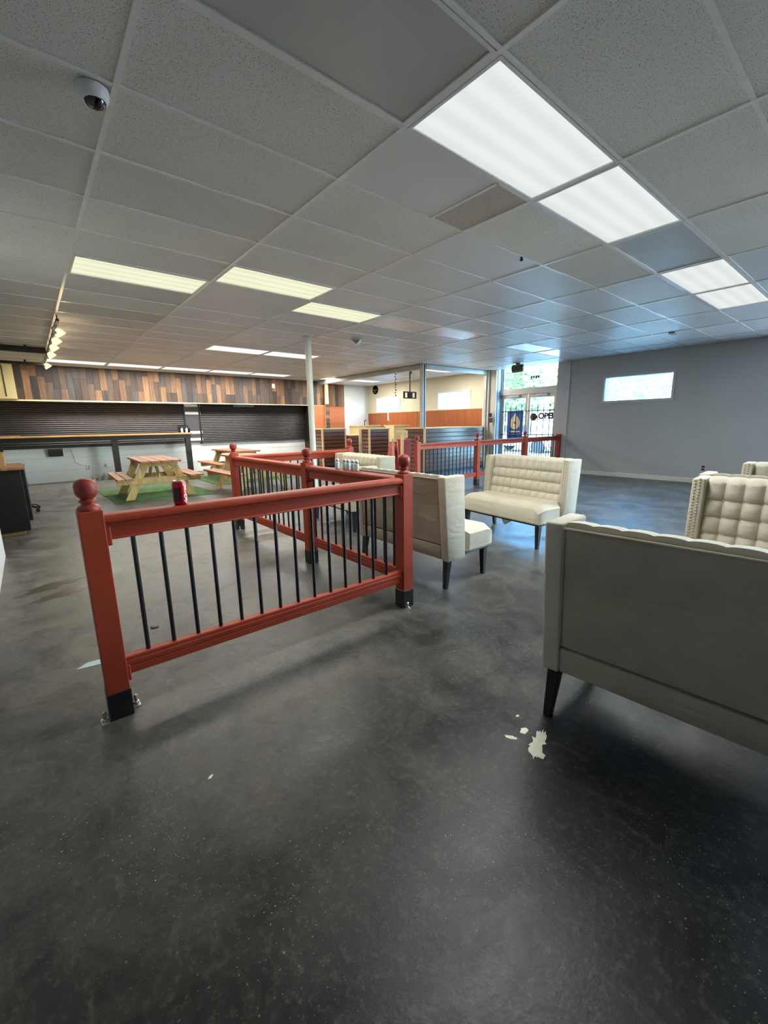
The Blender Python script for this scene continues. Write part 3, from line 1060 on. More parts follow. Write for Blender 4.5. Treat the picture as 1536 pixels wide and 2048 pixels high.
def wrap_text(body, size, mat, parent, rad, ang, zc, name='script'):
    me = text_mesh(body, size, mat, .0004, .0012)
    for v in me.vertices:
        x, y, z = v.co
        # reads up the side of the can: text x runs along the can's height
        a = ang+(-y)/rad
        r = rad+.0003+z
        v.co = (r*math.cos(a), r*math.sin(a), zc-x)
    o = link(name, me, parent)
    return o
wrap_text('Coca-Cola', .0245, 'print_white', can, .0334, R(108), .06)

SHK = None
names = ['first glass salt shaker from the left on the red rail', 'second glass salt shaker from the left on the red rail',
         'third glass salt shaker from the left on the red rail', 'fourth glass salt shaker from the left on the red rail',
         'last glass salt shaker on the red rail, nearest the corner post']
for k, (yy, dx) in enumerate(((3.09, -.004), (2.985, .003), (2.925, -.002), (2.865, .002), (2.805, -.003))):
    if SHK is None:
        SHK = link('salt_shaker', None)
        MB().lathe([(.020, 0), (.022, .003), (.022, .055), (.018, .064), (.016, .068)], 10).obj('glass_body', 'jar_glass', SHK, smooth=True)
        MB().lathe([(.018, .003), (.019, .005), (.019, .058), (.002, .06)], 10).obj('salt_fill', 'salt', SHK, smooth=True)
        MB().lathe([(.0175, .066), (.0185, .07), (.0185, .082), (.014, .088), (.002, .09)], 10).obj('cap', 'can_metal', SHK, smooth=True)
        o = SHK
    else:
        o = dup(SHK)
    o.location = (2.05+dx, yy, RT+.001)
    tag(o, names[k], 'shaker', 'salt shakers on the rail')

# ------------------------------------------------------------------ picnic tables and turf mats
def make_picnic():
    t = link('picnic_table', None)
    L = 1.72
    pw = .166
    for k in range(4):
        x = -.355+.0885+k*.178
        MB().box(x-pw/2, x+pw/2, -L/2, L/2, .70, .738).obj('top_plank', 'pine_brown', t, bevel=.003, seg=1)
    for s in (-1, 1):
        for q in (0, 1):
            x = s*(.755-.066-q*.137)
            MB().box(x-.062, x+.062, -L/2, L/2, .395, .432).obj('seat_plank', 'pine_brown', t, bevel=.003, seg=1)
    for ye in (-.55, .55):
        M = lambda s: None
        for s in (-1, 1):
            prof = [(s*.15, .70), (s*.30, .70), (s*.63, 0), (s*.48, 0)]
            MB().prism(prof, 1, ye-.02, ye+.02).obj('leg', 'pine_yellow', t)
        sg = 1 if ye > 0 else -1
        MB().box(-.75, .75, ye+sg*.02, ye+sg*.058, .30, .395).obj('seat_support', 'pine_yellow', t)
        MB().box(-.33, .33, ye+sg*.02, ye+sg*.058, .62, .70).obj('top_support', 'pine_yellow', t)
        M = Matrix.Translation((0, ye-sg*.02, .36))
        MB().prism([(-.0, 0.0), (-.0, .09), (-sg*.38, .345), (-sg*.38, .255)], 0, -.02, .02, M).obj('brace', 'pine_yellow', t)
    return t
pt = make_picnic()
for k, (x, y, a, lab) in enumerate([(1.93, 9.72, -2, 'small wooden picnic table on the green mat by the soda can, fully visible'),
                                    (3.72, 9.05, 1, 'wooden picnic table right behind the railing corner post'),
                                    (4.30, 11.45, 0, 'wooden picnic table farthest back, next to the white wall')]):
    o = pt if k == 0 else dup(pt)
    o.location = (x, y, .012 if k != 1 else 0)
    o.rotation_euler = (0, 0, R(a))
    tag(o, lab, 'table', 'wooden picnic tables')
def mat_turf(x0, x1, y0, y1, label, rz=0):
    m = MB().box(x0, x1, y0, y1, .001, .010)
    o = m.obj('turf_mat', 'turf')
    return tag(o, label, 'mat', 'artificial turf mats')
mat_turf(1.08, 2.9, 8.9, 10.1, 'green artificial turf strip under the near end of the left picnic table')
mat_turf(1.05, 2.88, 10.11, 11.3, 'green artificial turf strip under the far end of the left picnic table')
mat_turf(3.35, 5.3, 10.2, 12.4, 'green artificial turf mat beside the white wall under the rear table')

# ------------------------------------------------------------------ column, gate steelwork
cp = thing('support_column', 'slim white steel column standing from floor to ceiling', 'column', (4.07, 6.93, 0))
MB().lathe([(.055, .012), (.055, CEIL-.03)], 20).obj('shaft', 'column_paint', cp, smooth=True)
MB().box(-.11, .11, -.11, .11, 0, .012).obj('base_plate', 'column_paint', cp)
MB().lathe([(.055, CEIL-.05), (.085, CEIL-.03), (.085, CEIL-.006)], 20).obj('collar', 'column_paint', cp, smooth=True)
gt = thing('gate_frame', 'bare steel gate track frame around the counter area by the entrance', 'frame', (8.26, 8.24, 0))
m = MB().box(-.055, -.02, -.06, .06, 1.257, CEIL-.01).box(.02, .055, -.06, .06, 1.257, CEIL-.01).box(-.02, .02, .02, .05, 1.257, CEIL-.01)
m.obj('post', 'steel', gt)
MB().box(-.06, .06, .07, 5.2, CEIL-.13, CEIL-.01).obj('track', 'steel', gt)
MB().box(.07, 2.72, -.06, .04, CEIL-.12, CEIL-.01).obj('track', 'steel', gt)
m = MB().box(2.70, 2.845, -.12, .10, 0, CEIL-.01).box(2.76, 2.845, -.34, -.12, 0, CEIL-.01)
m.obj('end_post', 'post_beige', gt)
MB().box(2.66, 2.70, -.05, .02, .9, 2.75).obj('guide', 'steel', gt)
t = thing('alarm_keypad', 'dark keypad box on the grey post left of the entrance doors', 'keypad', (10.93, 8.0, 1.36))
MB().box(-.03, 0, -.08, .06, 0, .14).obj('upper_box', 'sign_dark', t, bevel=.004, seg=1)
MB().box(-.025, 0, -.06, .06, .16, .28).obj('lower_box', 'plastic_black', t, bevel=.004, seg=1)

# ------------------------------------------------------------------ entrance doors
DXP = XR+.10
y_r, y_l = 6.03, 7.88
jr = struct(MB().box(XR-.02, XR+.2, 5.68, y_r, 0, ZT).obj('trim_4', 'jamb_grey'))
struct(MB().box(XR, XR+.2, 5.62, 5.68, 0, ZT).obj('trim_5', 'paint_grey'))
struct(MB().box(XR-.05, XR+.2, y_l, 8.12, 0, ZT).obj('trim_6', 'jamb_grey'))
fr = MB()
fr.box(DXP, DXP+.09, y_r, y_r+.05, 0, ZT).box(DXP, DXP+.09, y_l-.05, y_l, 0, ZT)
fr.box(DXP-.03, DXP+.09, y_r, y_l, 2.15, 2.30).box(DXP, DXP+.09, y_r, y_l, ZT-.06, ZT)
struct(fr.obj('trim_7', 'aluminium'))
tw = struct(MB().box(DXP+.03, DXP+.06, y_r+.05, y_r+.08, 2.3, ZT-.06).box(DXP+.03, DXP+.06, y_l-.08, y_l-.05, 2.3, ZT-.06).box(DXP+.03, DXP+.06, y_r+.08, y_l-.08, 2.3, 2.33).obj('window_5', 'aluminium'))
MB().box(DXP+.04, DXP+.048, y_r+.08, y_l-.08, 2.33, ZT-.06).obj('pane', 'tinted_glass', tw)
portal(DXP+.1, y_r, y_l, 0.05, ZT-.05)
ym = (y_r+y_l)/2
def door(name, ya, yb, hinge_left):
    st = .075
    m = MB()
    m.box(DXP+.02, DXP+.065, ya, ya+st, .01, 2.15).box(DXP+.02, DXP+.065, yb-st, yb, .01, 2.15)
    m.box(DXP+.02, DXP+.065, ya+st, yb-st, .01, .26).box(DXP+.02, DXP+.065, ya+st, yb-st, 2.04, 2.15)
    d = struct(m.obj(name, 'aluminium'))
    MB().box(DXP+.038, DXP+.046, ya+st, yb-st, .26, 2.04).obj('pane', 'tinted_glass', d)
    for z in (1.0, 1.68):
        MB().tube([(DXP-.01, ya+.02, z), (DXP-.01, yb-.02, z)], .014, 8).obj('security_bar', 'black_metal', d)
    for k in range(4):
        y = ya+.16+k*(yb-ya-.32)/3
        MB().tube([(DXP-.02, y, .78), (DXP-.02, y, 1.86)], .013, 8).obj('security_bar', 'black_metal', d)
    MB().box(DXP-.05, DXP+.02, ya+.25, ya+.6, 2.08, 2.135).obj('door_closer', 'plastic_white', d, bevel=.005, seg=1)
    MB().tube([(DXP-.05, ya+.05 if not hinge_left else yb-.05, .95), (DXP-.05, ya+.05 if not hinge_left else yb-.05, 1.25)], .012, 8).obj('door_handle', 'steel', d)
    return d
door('door_1', ym+.005, y_l-.052, False)
door('door_2', y_r+.052, ym-.005, True)
# writing on the glass
t = thing('door_poster', 'blue poster with a pale drop figure on the left entrance door', 'poster', (DXP+.036, 7.36, 1.34))
MB().box(-.006, 0, -.27, .27, -.5, .34).obj('sheet', 'poster_blue', t)
pts = [(.0, .30), (-.06, .2), (-.13, .12), (-.17, .02), (-.15, -.1), (-.09, -.17), (0, -.19), (.09, -.17), (.15, -.1), (.17, .02), (.13, .12), (.06, .2)]
MB().prism(pts, 0, -.009, -.006).obj('drop_figure', 'poster_cream', t)
MB().box(-.011, -.009, -.05, .05, -.01, .015).box(-.011, -.009, -.012, .012, -.04, .045).obj('red_mark', 'poster_red', t)
MB().box(-.009, -.006, -.18, .18, -.27, -.23).obj('caption_band', 'poster_cream', t)
t = thing('round_sticker', 'round maroon sticker on the right entrance door glass', 'sticker', (DXP+.036, 6.76, 1.50))
MB().lathe([(.11, 0), (.11, .003)], 24, Matrix.Rotation(R(-90), 4, 'Y')).obj('disc', 'sticker_maroon', t)
MB().lathe([(.07, .003), (.07, .005)], 20, Matrix.Rotation(R(-90), 4, 'Y')).obj('emblem', 'sign_dark', t)
def put_text(me, parent, x, y, z, name='lettering', flip=False):
    """lettering on a surface facing -x, reading left to right for a viewer inside"""
    o = link(name, me, parent)
    o.matrix_local = Matrix(((0, 0, -1, x), (-1, 0, 0, y), (0, 1, 0, z), (0, 0, 0, 1)))
    return o
t = thing('open_sign', 'OPEN sign with purple letters on the right entrance door', 'sign', (DXP+.036, 6.32, 1.52))
put_text(text_mesh('OPEN', .22, 'letter_purple', .004, .012), t, -.009, 0, -.005)
t = thing('number_sticker', 'small dark four-block sticker on the transom glass', 'sticker', (DXP+.036, 6.78, 2.60))
for k in range(4):
    MB().box(-.004, 0, -.14+k*.072, -.078+k*.072, -.035, .04).obj('block', 'sign_olive', t)
t = thing('exit_sign', 'EXIT sign hanging from the ceiling in front of the transom', 'sign', (10.3, 6.72, 2.66))
MB().box(-.03, .03, -.16, .16, 0, .2).obj('housing', 'sign_grey', t, bevel=.006, seg=1)
MB().box(-.02, .02, -.05, .05, .2, .24).obj('mount', 'sign_dark', t)
put_text(text_mesh('EXIT', .17, 'plastic_black', .002, .008), t, -.032, 0, .1)

# ------------------------------------------------------------------ cream wall: wainscot, clock, outlet
wn = struct(MB().box(XR-.012, XR, 8.3, 14.28, 0, 1.805).obj('wall_wainscot', 'black_wood'))
for k in range(5):
    a = 8.31+k*1.196
    MB().box(XR-.022, XR-.012, a, a+1.19, .05, 1.80).obj('panel', 'wainscot_wood', wn)
MB().box(XR-.03, XR, 8.3, 14.28, 1.80, 1.815).obj('cap_strip', 'pilaster_cream', wn)
t = thing('wall_clock', 'dark round clock on the cream wall above the far window', 'clock', (XR, 13.80, 2.72))
MB().lathe([(.17, 0), (.17, .025), (.155, .035), (.15, .03)], 28, Matrix.Rotation(R(-90), 4, 'Y')).obj('case', 'sign_dark', t, smooth=True)
fc = MB().lathe([(.15, .026), (.15, .03)], 28, Matrix.Rotation(R(-90), 4, 'Y')).obj('face', 'sign_olive', t)
MB().box(-.036, -.031, -.1, -.04, -.012, .012).box(-.036, -.031, .03, .1, -.012, .012).box(-.036, -.031, -.02, .02, -.09, -.06).obj('markings', 'poster_cream', fc)
t = thing('wall_outlet', 'black outlet low on the grey wall behind the settees', 'outlet', (XR, 2.57, .33))
MB().box(-.006, 0, -.04, .04, -.06, .06).obj('plate', 'jamb_grey', t)
MB().box(-.012, -.006, -.028, .028, .008, .05).obj('socket', 'plastic_black', t)
MB().box(-.012, -.006, -.028, .028, -.05, -.008).obj('socket', 'plastic_black', t)
t = tag(MB().box(XR-.03, XR-.022, 12.98, 13.04, 1.50, 1.80).box(XR-.032, XR-.022, 12.95, 13.07, 1.50, 1.53).obj('wall_bracket', 'print_white'), 'small pale bracket on the brown wainscot below the far window', 'bracket')
t = tag(MB().tube([(10.98, 14.2, 0), (10.98, 14.2, CEIL-.02)], .03, 8).obj('corner_pipe', 'jamb_grey', smooth=True), 'grey pipe rising in the far corner beside the cream wall', 'pipe')

# hanging things
t = thing('tv_bracket', 'black television bracket hanging from a ceiling pole', 'bracket', (8.98, 9.5, 0))
MB().tube([(0, 0, 2.25), (0, 0, CEIL-.004)], .02, 8).obj('pole', 'plastic_black', t)
m = MB().box(-.26, .26, -.015, .015, 2.27, 2.3).box(-.26, .26, -.015, .015, 2.1, 2.13).box(-.26, -.21, -.015, .015, 2.13, 2.27).box(.21, .26, -.015, .015, 2.13, 2.27).box(-.09, .09, -.02, .02, 2.13, 2.27)
m.obj('plate', 'matte_black', t)
t = thing('hanging_mobile', 'string mobile of small dark pieces hanging from the ceiling', 'mobile', (8.45, 9.55, 0))
MB().tube([(0, 0, 2.16), (0, 0, CEIL-.004)], .003, 5).obj('string', 'sign_dark', t)
for k in range(9):
    z = 2.18+k*.075
    MB().lathe([(.002, z-.02), (.022 if k % 2 else .034, z), (.002, z+.018)], 8, Matrix.Translation((.012*(-1)**k, 0, 0))).obj('bead', 'sign_dark', t)
t = thing('ceiling_hook', 'small dark fitting hanging from the ceiling above the bracket', 'fitting', (8.75, 9.2, 0))
MB().taper(0, 0, .02, .02, CEIL-.14, 0, 0, .06, .03, CEIL-.004).obj('body', 'sign_dark', t)

# ------------------------------------------------------------------ slat-board counters
def slat_counter(label, x0, x1, y0, y1, h, mat='slat_brown', posts=True):
    t = thing('slat_counter', label, 'counter', ((x0+x1)/2, (y0+y1)/2, 0), 0, 'brown slat-board counters')
    a, b = (x1-x0)/2, (y1-y0)/2
    MB().box(-a+.02, a-.02, -b+.02, b-.02, 0, h-.03).obj('carcass', 'black_wood', t)
    MB().box(-a-.03, a+.03, -b-.03, b+.03, h-.035, h).obj('counter_top', 'pale_wood', t)
    n = int((h-.1)/.105)
    sp = (h-.09)/n
    front = MB().box(-a+.03, a-.03, -b, -b+.02, -.046, .046).mesh('slat', mat)
    side = MB().box(-.01, .01, -b+.03, b-.03, -.046, .046).mesh('slat', mat)
    for k in range(n):
        z = .06+sp*(k+.5)
        link('slat', front, t, (0, 0, z))
        link('slat', side, t, (-a+.01, 0, z))
        link('slat', side, t, (a-.01, 0, z))
    if posts:
        for sx in (-1, 1):
            MB().box(sx*a-.025, sx*a+.025, -b-.006, -b+.04, 0, h-.035).obj('corner_post', 'pale_wood', t)
    return t
slat_counter('long brown slat-board counter between the steel post and the entrance', 8.25, 10.85, 8.14, 8.95, 1.255)
slat_counter('brown slat-board counter on the left, beside the orange wall panels', 7.25, 8.12, 11.7, 12.2, 1.255)
slat_counter('brown slat-board counter in the middle, left of the red sign', 8.05, 8.82, 10.3, 10.75, 1.25)
slat_counter('low brown slat-board unit between the two taller counters', 8.35, 9.0, 11.9, 12.4, 1.02, posts=False)
t = thing('service_cabinet', 'cream cabinet with a small tap on top against the far corner', 'cabinet', (10.0, 13.1, 0))
MB().box(-.5, .5, -.3, .3, 0, 1.3).obj('body', 'paint_yellow_cream', t, bevel=.005, seg=1)
MB().box(-.53, .53, -.33, .33, 1.3, 1.335).obj('worktop', 'pilaster_cream', t)
dr = MB().box(-.45, .0, -.32, -.3, .1, 1.2).obj('door', 'pilaster_cream', t)
MB().lathe([(.02, 0), (.026, .03)], 10, Matrix.Translation((-.05, -.32, .8)) @ Matrix.Rotation(R(90), 4, 'X')).obj('knob', 'print_white', dr)
MB().tube([(.0, 0, 1.335), (.0, 0, 1.5), (.06, -.04, 1.53)], .025, 8).obj('tap', 'sign_dark', t)
t = thing('cream_box', 'cream open-topped box unit behind the middle counter', 'box', (10.4, 11.7, 0))
MB().box(-.35, .35, -.25, .25, 0, 1.28).obj('body', 'paint_yellow_cream', t, bevel=.005, seg=1)
MB().box(-.38, .38, -.28, -.22, 1.28, 1.33).box(-.38, .38, .22, .28, 1.28, 1.33).obj('rim', 'pilaster_cream', t)
t = thing('tall_board', 'pale cream upright board left of the middle counter', 'board', (8.55, 11.35, 0))
MB().box(-.13, .13, -.02, .02, .02, 1.3).obj('panel', 'paint_yellow_cream', t)
MB().box(-.15, .15, -.12, .12, 0, .02).obj('foot', 'paint_yellow_cream', t)
t = thing('wet_floor_sign', 'red folding floor sign standing behind the corner post finial', 'sign', (7.1, 8.15, 0))
MB().prism([(-.22, 0), (.0, .92), (.03, .92), (-.17, 0)], 1, -.12, .12).obj('panel', 'red_plastic', t)
MB().prism([(.22, 0), (.02, .92), (-.01, .92), (.17, 0)], 1, -.12, .12).obj('panel', 'red_plastic', t)
t = thing('red_bin', 'red plastic bin beside the folding floor sign', 'bin', (7.55, 8.2, 0))
MB().taper(0, 0, .2, .2, 0, 0, 0, .25, .25, .94).obj('body', 'red_plastic', t, bevel=.01)
MB().box(-.135, .135, -.135, .135, .94, .97).obj('rim', 'red_plastic', t)
m = MB().tube([(6.95, 7.9, 0.02), (6.72, 7.72, 1.02)], .022, 8)
t = tag(m.obj('wooden_pole', 'pale_wood'), 'slanting wooden pole leaning on the red floor sign', 'pole')
t = thing('wooden_stand', 'pale wooden stand with a right-angled arm beside the red sign', 'stand', (7.15, 7.85, 0))
MB().box(-.03, .03, -.03, .03, .03, 1.16).obj('upright', 'pale_wood', t)
MB().box(-.16, .16, -.03, .03, 1.16, 1.2).obj('arm', 'pale_wood', t)
MB().box(.12, .16, -.03, .03, 1.02, 1.16).obj('arm_end', 'pale_wood', t)
MB().box(-.16, .16, -.14, .14, 0, .03).obj('foot', 'pale_wood', t)
t = thing('outlet_panel', 'white panel with two brown outlet plates below the orange cladding', 'panel', (8.22, 13.49, .52))
MB().box(-.24, .28, 0, .01, 0, .43).obj('board', 'print_white', t)
for k in (0, 1):
    MB().box(-.15+.2*k, -.01+.2*k, -.01, 0, .13, .29).obj('outlet_plate', 'cardboard', t)
MB().box(-.22, .26, -.004, 0, .02, .07).obj('cable_slot', 'plastic_black', t)

# ------------------------------------------------------------------ ceiling-mounted things
t = thing('security_camera', 'white dome security camera on the ceiling at upper left', 'camera', (.462, 2.60, CEIL-.004))
MB().lathe([(.064, 0), (.064, -.012), (.061, -.028), (.054, -.046), (.047, -.052)], 28).obj('housing', 'plastic_white', t, smooth=True)
q = Matrix.Translation((.004, -.004, -.040)) @ Matrix.Rotation(R(-30), 4, 'X') @ Matrix.Rotation(R(-12), 4, 'Y')
dm = MB().lathe([(.045, .004)]+[(.044*math.cos(R(a)), -.044*math.sin(R(a))) for a in range(0, 90, 12)]+[(.001, -.044)], 24, q).obj('lens_dome', 'camera_dome', t, smooth=True)
MB().lathe([(.047, .006), (.0495, 0), (.047, -.006), (.044, 0)], 28, q).obj('dome_ring', 'plastic_white', t, smooth=True)
t = thing('ceiling_speaker', 'small grey wedge speaker on the ceiling right of the column', 'speaker', (4.9, 6.62, CEIL-.006))
MB().prism([(-.10, 0), (.10, 0), (.03, -.09), (-.01, -.09)], 1, -.07, .07).obj('body', 'speaker_grey', t, rz=R(-40), bevel=.006, seg=1)
MB().prism([(-.07, -.012), (.07, -.012), (.022, -.075), (0, -.075)], 1, -.076, -.07).obj('grille', 'sign_grey', t, rz=R(-40))
t = tag(MB().lathe([(.012, 0), (.012, -.02), (.02, -.024), (.004, -.036)], 10).obj('ceiling_clip', 'sign_dark', loc=(gx(2.7), gy(2.0), CEIL-.005)), 'tiny dark clip on the ceiling tee in front of the lights', 'clip')
t = tag(MB().box(-.09, .09, -.05, .05, -.03, 0).obj('ceiling_sensor', 'sign_grey', loc=(gx(7.07), gy(2.51), CEIL+.003)), 'small grey sensor box on the ceiling near the grey wall', 'sensor')
# spot track
tk = thing('track_light', 'ceiling track with five warm glass spot shades at the left', 'light', (.55, 7.5, 0))
MB().box(-.018, .018, 0, 4.7, CEIL-.10, CEIL-.07).obj('track_bar', 'sign_dark', tk)
for y in (.05, 2.3, 4.6):
    MB().tube([(0, y, CEIL-.085), (0, y, CEIL-.007)], .008, 6).obj('stem', 'sign_dark', tk)
for k, y in enumerate((.36, 1.13, 1.83, 2.74, 4.52)):
    M = Matrix.Translation((.03, y, CEIL-.20)) @ Matrix.Rotation(R(-35), 4, 'Y') @ Matrix.Scale(.8, 4)
    s_ = MB().lathe([(.03, .085), (.05, .07), (.075, .02), (.085, -.035), (.078, -.035), (.068, .015), (.04, .06)], 16, M).obj('shade', 'bulb_warm', tk, smooth=True)
    MB().tube([(0, y, CEIL-.1), (.0, y, CEIL-.14), (.02, y, CEIL-.15)], .014, 8).obj('arm', 'steel', tk)
    d = bpy.data.lights.new('spot_bulb', 'POINT')
    d.energy = 1.3
    d.color = (1, .72, .42)
    d.shadow_soft_size = .04
    o = bpy.data.objects.new('spot_bulb', d)
    o.location = (.14, y, CEIL-.28)
    o.parent = tk
    COL.objects.link(o)
    if k in (0, 4):
        MB().tube([(-.02, y-.2, CEIL-.1), (-.06, y-.2, CEIL-.17), (-.03, y-.2, CEIL-.24)], .018, 8).obj('spare_head', 'steel', tk)
cb1 = thing('ceiling_beam', 'black bar under the ceiling left of the spot track', 'bar', (-1.4, 10.55, 0))
MB().box(-1.8, 1.92, -.05, .05, CEIL-.13, CEIL-.03).obj('bar', 'black_paint', cb1)
MB().box(1.6, 1.64, -.01, .01, CEIL-.03, CEIL-.004).box(-1.2, -1.16, -.01, .01, CEIL-.03, CEIL-.004).obj('hanger', 'black_paint', cb1)
cb2 = thing('ceiling_beam', 'thinner dark bar under the ceiling close to the wood wall', 'bar', (-1.4, 12.7, 0))
MB().box(-1.8, 1.92, -.03, .03, CEIL-.11, CEIL-.05).obj('bar', 'black_paint', cb2)
MB().box(1.6, 1.64, -.01, .01, CEIL-.05, CEIL-.004).box(-1.2, -1.16, -.01, .01, CEIL-.05, CEIL-.004).obj('hanger', 'black_paint', cb2)
t = tag(MB().box(-.05, .05, -.03, 0, -.07, .07).obj('wall_sensor', 'print_white', loc=(6.55, 13.545, 2.66), bevel=.01), 'small white sensor high on the wood cladding', 'sensor')

# ------------------------------------------------------------------ left corner: black cabinet, box, chair
t = thing('side_cabinet', 'black cabinet with a scuffed wooden top at the left edge', 'cabinet', (-.6, 7.55, 0))
MB().box(-.55, .48, -.34, .3, .05, .86).obj('body', 'black_paint', t, bevel=.006, seg=1)
MB().box(.36, .52, -.2, .52, .16, .84).obj('side_panel', 'black_paint', t, bevel=.006, seg=1)
MB().box(-.58, .53, -.4, .36, .86, .885).obj('worktop', 'pine_brown', t)
MB().box(-.56, .5, -.36, .32, .885, .905).obj('worktop', 'cardboard', t)
MB().box(-.5, .42, -.28, .26, 0, .05).obj('plinth', 'pine_yellow', t)
t = thing('cardboard_box', 'plain cardboard box on the black cabinet', 'box', (-.55, 7.5, .905))
MB().box(-.3, .29, -.2, .2, .001, .17).obj('carton', 'cardboard', t)
MB().box(-.3, .29, -.004, .004, .17, .172).obj('flap_seam', 'stain_brown', t)
t = thing('office_chair', 'black office chair base with casters behind the black cabinet', 'chair', (-.28, 9.3, 0))
MB().lathe([(.03, .08), (.03, .42)], 12).obj('gas_column', 'plastic_black', t)
for k in range(5):
    a = R(72*k-38)
    x, y = .33*math.cos(a), .33*math.sin(a)
    lg = MB().tube([(0, 0, .13), (x*.6, y*.6, .11), (x, y, .075)], [.026, .02, .016], 8).obj('base_arm', 'plastic_black', t)
    MB().lathe([(.028, -.018), (.03, 0), (.028, .018)], 12, Matrix.Translation((x, y, .031)) @ Matrix.Rotation(R(90), 4, 'X')).obj('caster', 'plastic_black', lg)
MB().box(-.24, .2, -.24, .24, .42, .5).obj('seat', 'plastic_black', t, bevel=.03)
MB().box(-.28, -.22, -.2, .2, .55, .82).obj('backrest', 'plastic_black', t, bevel=.03)
MB().box(-.26, -.23, -.04, .04, .45, .6).obj('back_stem', 'plastic_black', t)
t = tag(MB().prism([(4.5, .72), (4.62, .72), (5.2, .22), (5.08, .22)], 0, XL, XL+.003).obj('wall_decal', 'sign_grey'), 'grey diagonal stroke painted on the white wall at the left edge', 'decal')

# ------------------------------------------------------------------ floor marks and litter
def blob(cx, cy, pts, z, name, mat, par=None, h=.0012):
    n = len(pts)
    vs = [(cx+a, cy+b, z) for a, b in pts]+[(cx+a, cy+b, z+h) for a, b in pts]+[(cx, cy, z+h)]
    fs = [(i, (i+1) % n, n+(i+1) % n, n+i) for i in range(n)]+[(n+i, n+(i+1) % n, 2*n) for i in range(n)]
    return MB().add(vs, fs).obj(name, mat, par)
def rag(rx, ry, n, rot, jag=.25, seed=1):
    rnd = random.Random(seed)
    out = []
    for k in range(n):
        a = 2*PI*k/n
        q = 1+rnd.uniform(-jag, jag)
        x, y = rx*q*math.cos(a), ry*q*math.sin(a)
        out.append((x*math.cos(rot)-y*math.sin(rot), x*math.sin(rot)+y*math.cos(rot)))
    return out
blob(1.515, .80, rag(.082, .026, 34, R(20), .36, 3), .0002, 'bare_patch', 'paint_chip', fl)
blob(1.462, .775, rag(.034, .026, 16, R(70), .25, 5), .0008, 'bare_patch', 'paint_chip', fl)
blob(1.455, .895, rag(.026, .011, 14, R(-60), .2, 8), .0002, 'bare_patch', 'paint_chip', fl)
blob(1.535, .88, rag(.024, .016, 14, R(10), .2, 9), .0002, 'bare_patch', 'paint_chip', fl)
blob(1.60, .955, rag(.010, .006, 10, 0, .3, 10), .0002, 'bare_patch', 'paint_chip', fl)
blob(.0, 4.62, rag(.24, .085, 30, R(28), .35, 12), .0002, 'dark_stain', 'stain_brown', fl)
blob(.1, 4.36, rag(.24, .075, 30, R(26), .35, 14), .0002, 'dark_stain', 'stain_brown', fl)
blob(.37, 1.55, rag(.012, .006, 9, R(40), .3, 15), .0002, 'bare_patch', 'paint_chip', fl)
blob(-.13, .93, rag(.009, .006, 9, R(70), .3, 16), .0002, 'bare_patch', 'paint_chip', fl)
t = tag(blob(.09, 2.86, [(-.06, -.02), (.1, -.05), (.12, .02), (0, .03)], .0005, 'paper_scrap', 'paper_blue'), 'pale blue paper scrap on the floor behind the nearest post', 'paper')
t = tag(MB().lathe([(.022, 0), (.026, .002), (.026, .006), (.02, .008)], 14).obj('bottle_cap', 'plastic_black', loc=(.50, 3.13, .0005), smooth=True), 'small black cap lying on the floor behind the near railing', 'cap')
t = tag(blob(4.92, 3.2, [(-.03, -.02), (.03, -.01), (.04, .02), (-.02, .01)], .0005, 'floor_litter', 'sign_dark'), 'tiny dark scrap under the middle settee', 'litter')
t = tag(blob(6.62, 5.02, [(-.06, -.02), (.06, -.02), (.06, .02), (-.05, .03)], .0005, 'floor_litter', 'print_white'), 'white scrap on the floor left of the middle settee', 'litter')
t = tag(MB().prism([(-.09, .255), (.09, .255), (.05, .19), (.02, .185)], 1, -.002, .002).obj('care_tag', 'paper_blue', loc=(4.19, 2.78, 0), rz=R(83)), 'pale tag hanging loose under the middle settee seat', 'tag')

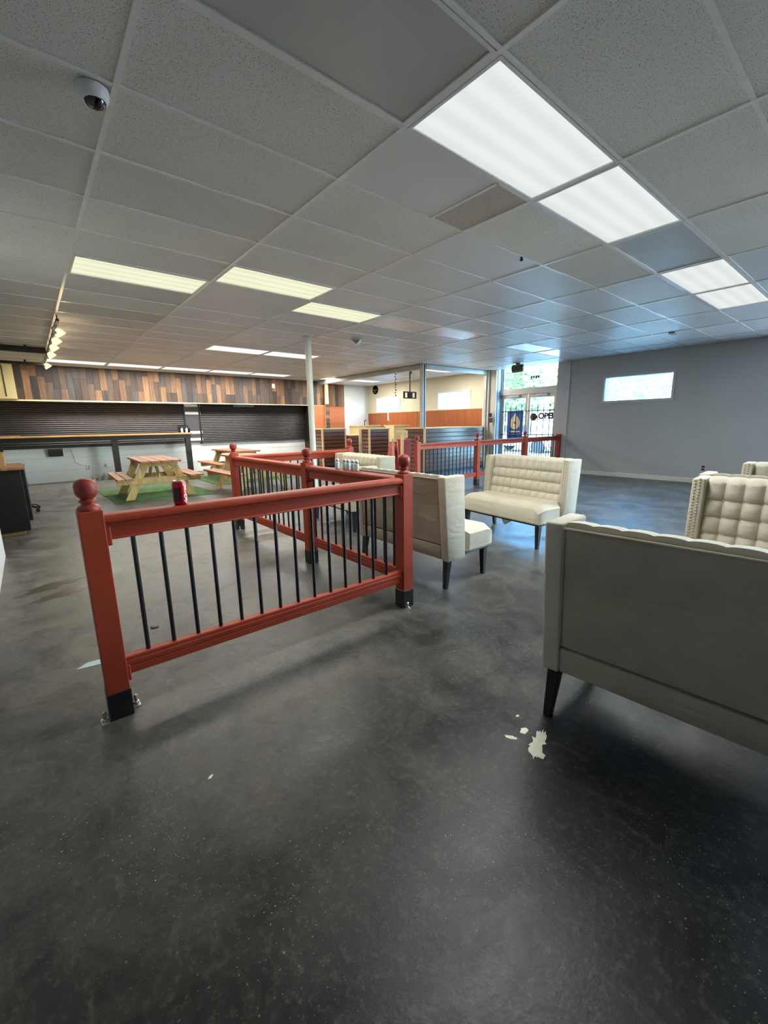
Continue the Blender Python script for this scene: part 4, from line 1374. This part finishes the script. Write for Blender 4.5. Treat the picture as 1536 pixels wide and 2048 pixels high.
# ------------------------------------------------------------------ outside
struct(MB().box(XR+.22, 80, -50, 70, -.14, -.04).obj('ground', 'asphalt'))
def tree(x, y, h, rad, mat, label, seed):
    rnd = random.Random(seed)
    t = thing('tree', label, 'tree', (x, y, -.04), 0, 'trees across the street')
    MB().tube([(0, 0, 0), (.1, 0, h*.3), (0, .1, h*.6), (.1, 0, h*.85)], [.2, .16, .1, .03], 8).obj('trunk', 'bark', t)
    m = MB()
    for k in range(1500):
        while True:
            p = Vector((rnd.uniform(-1, 1), rnd.uniform(-1, 1), rnd.uniform(-1, 1)))
            if .25 < p.length < 1:
                break
        c = Vector((p.x*rad, p.y*rad, h*.62+p.z*h*.4))
        s = rnd.uniform(.12, .26)
        M = Matrix.Rotation(rnd.uniform(0, 6.3), 3, 'Z') @ Matrix.Rotation(rnd.uniform(-1.2, 1.2), 3, 'X')
        m.add([c+M @ Vector(v) for v in ((-s, 0, 0), (0, -s*.5, 0), (s, 0, 0), (0, s*.5, 0))], [(0, 1, 2, 3)])
    stuff(m.obj('foliage', mat, t))
tree(23, 15.2, 5.5, 1.9, 'leaf_green', 'green street tree seen through the left door and transom', 1)
tree(26, 13.0, 5.0, 1.6, 'leaf_olive', 'yellowish street tree seen through the right door', 2)
tree(27, 19.5, 5.8, 2.2, 'leaf_green', 'green street tree at the left side of the transom', 3)
tree(22, 7.8, 5.4, 2.4, 'leaf_green', 'green street tree seen through the grey wall window', 4)
tree(25, 29.5, 5.6, 2.5, 'leaf_green', 'green street tree seen through the far cream wall window', 5)
tree(24, 23.6, 5.2, 2.0, 'leaf_olive', 'yellowish street tree seen through the cream wall window by the post', 6)
bb = thing('street_building', 'long pale stucco building across the street', 'building', (42, 18, -.04))
MB().box(0, 8, -40, 40, 0, 4.2).obj('wall', 'far_stucco', bb)
MB().box(-.3, 8.3, -40.3, 40.3, 4.2, 4.5).obj('roof', 'jamb_grey', bb)
for k in range(9):
    wv = MB().box(-.06, 0, -36+k*8.4, -32+k*8.4, 1.0, 3.0).obj('window', 'steel', bb)
t = thing('parked_car', 'pale car parked outside, low behind the left entrance door', 'car', (18.5, 11.6, -.04), R(90))
MB().prism([(-2.1, .3), (2.1, .3), (2.15, .75), (1.3, .9), (.7, 1.38), (-1.0, 1.4), (-1.6, .95), (-2.1, .85)], 1, -.85, .85).obj('body', 'car_paint', t, bevel=.06, seg=2)
for sx in (-1.3, 1.3):
    for sy in (-.82, .82):
        MB().lathe([(.1, -.1), (.32, -.1), (.32, .1), (.1, .1)], 20, Matrix.Translation((sx, sy, .32)) @ Matrix.Rotation(R(90), 4, 'X')).obj('wheel', 'tire', t)
MB().box(-.9, .6, -.87, .87, .95, 1.28).obj('side_window', 'plastic_black', t)
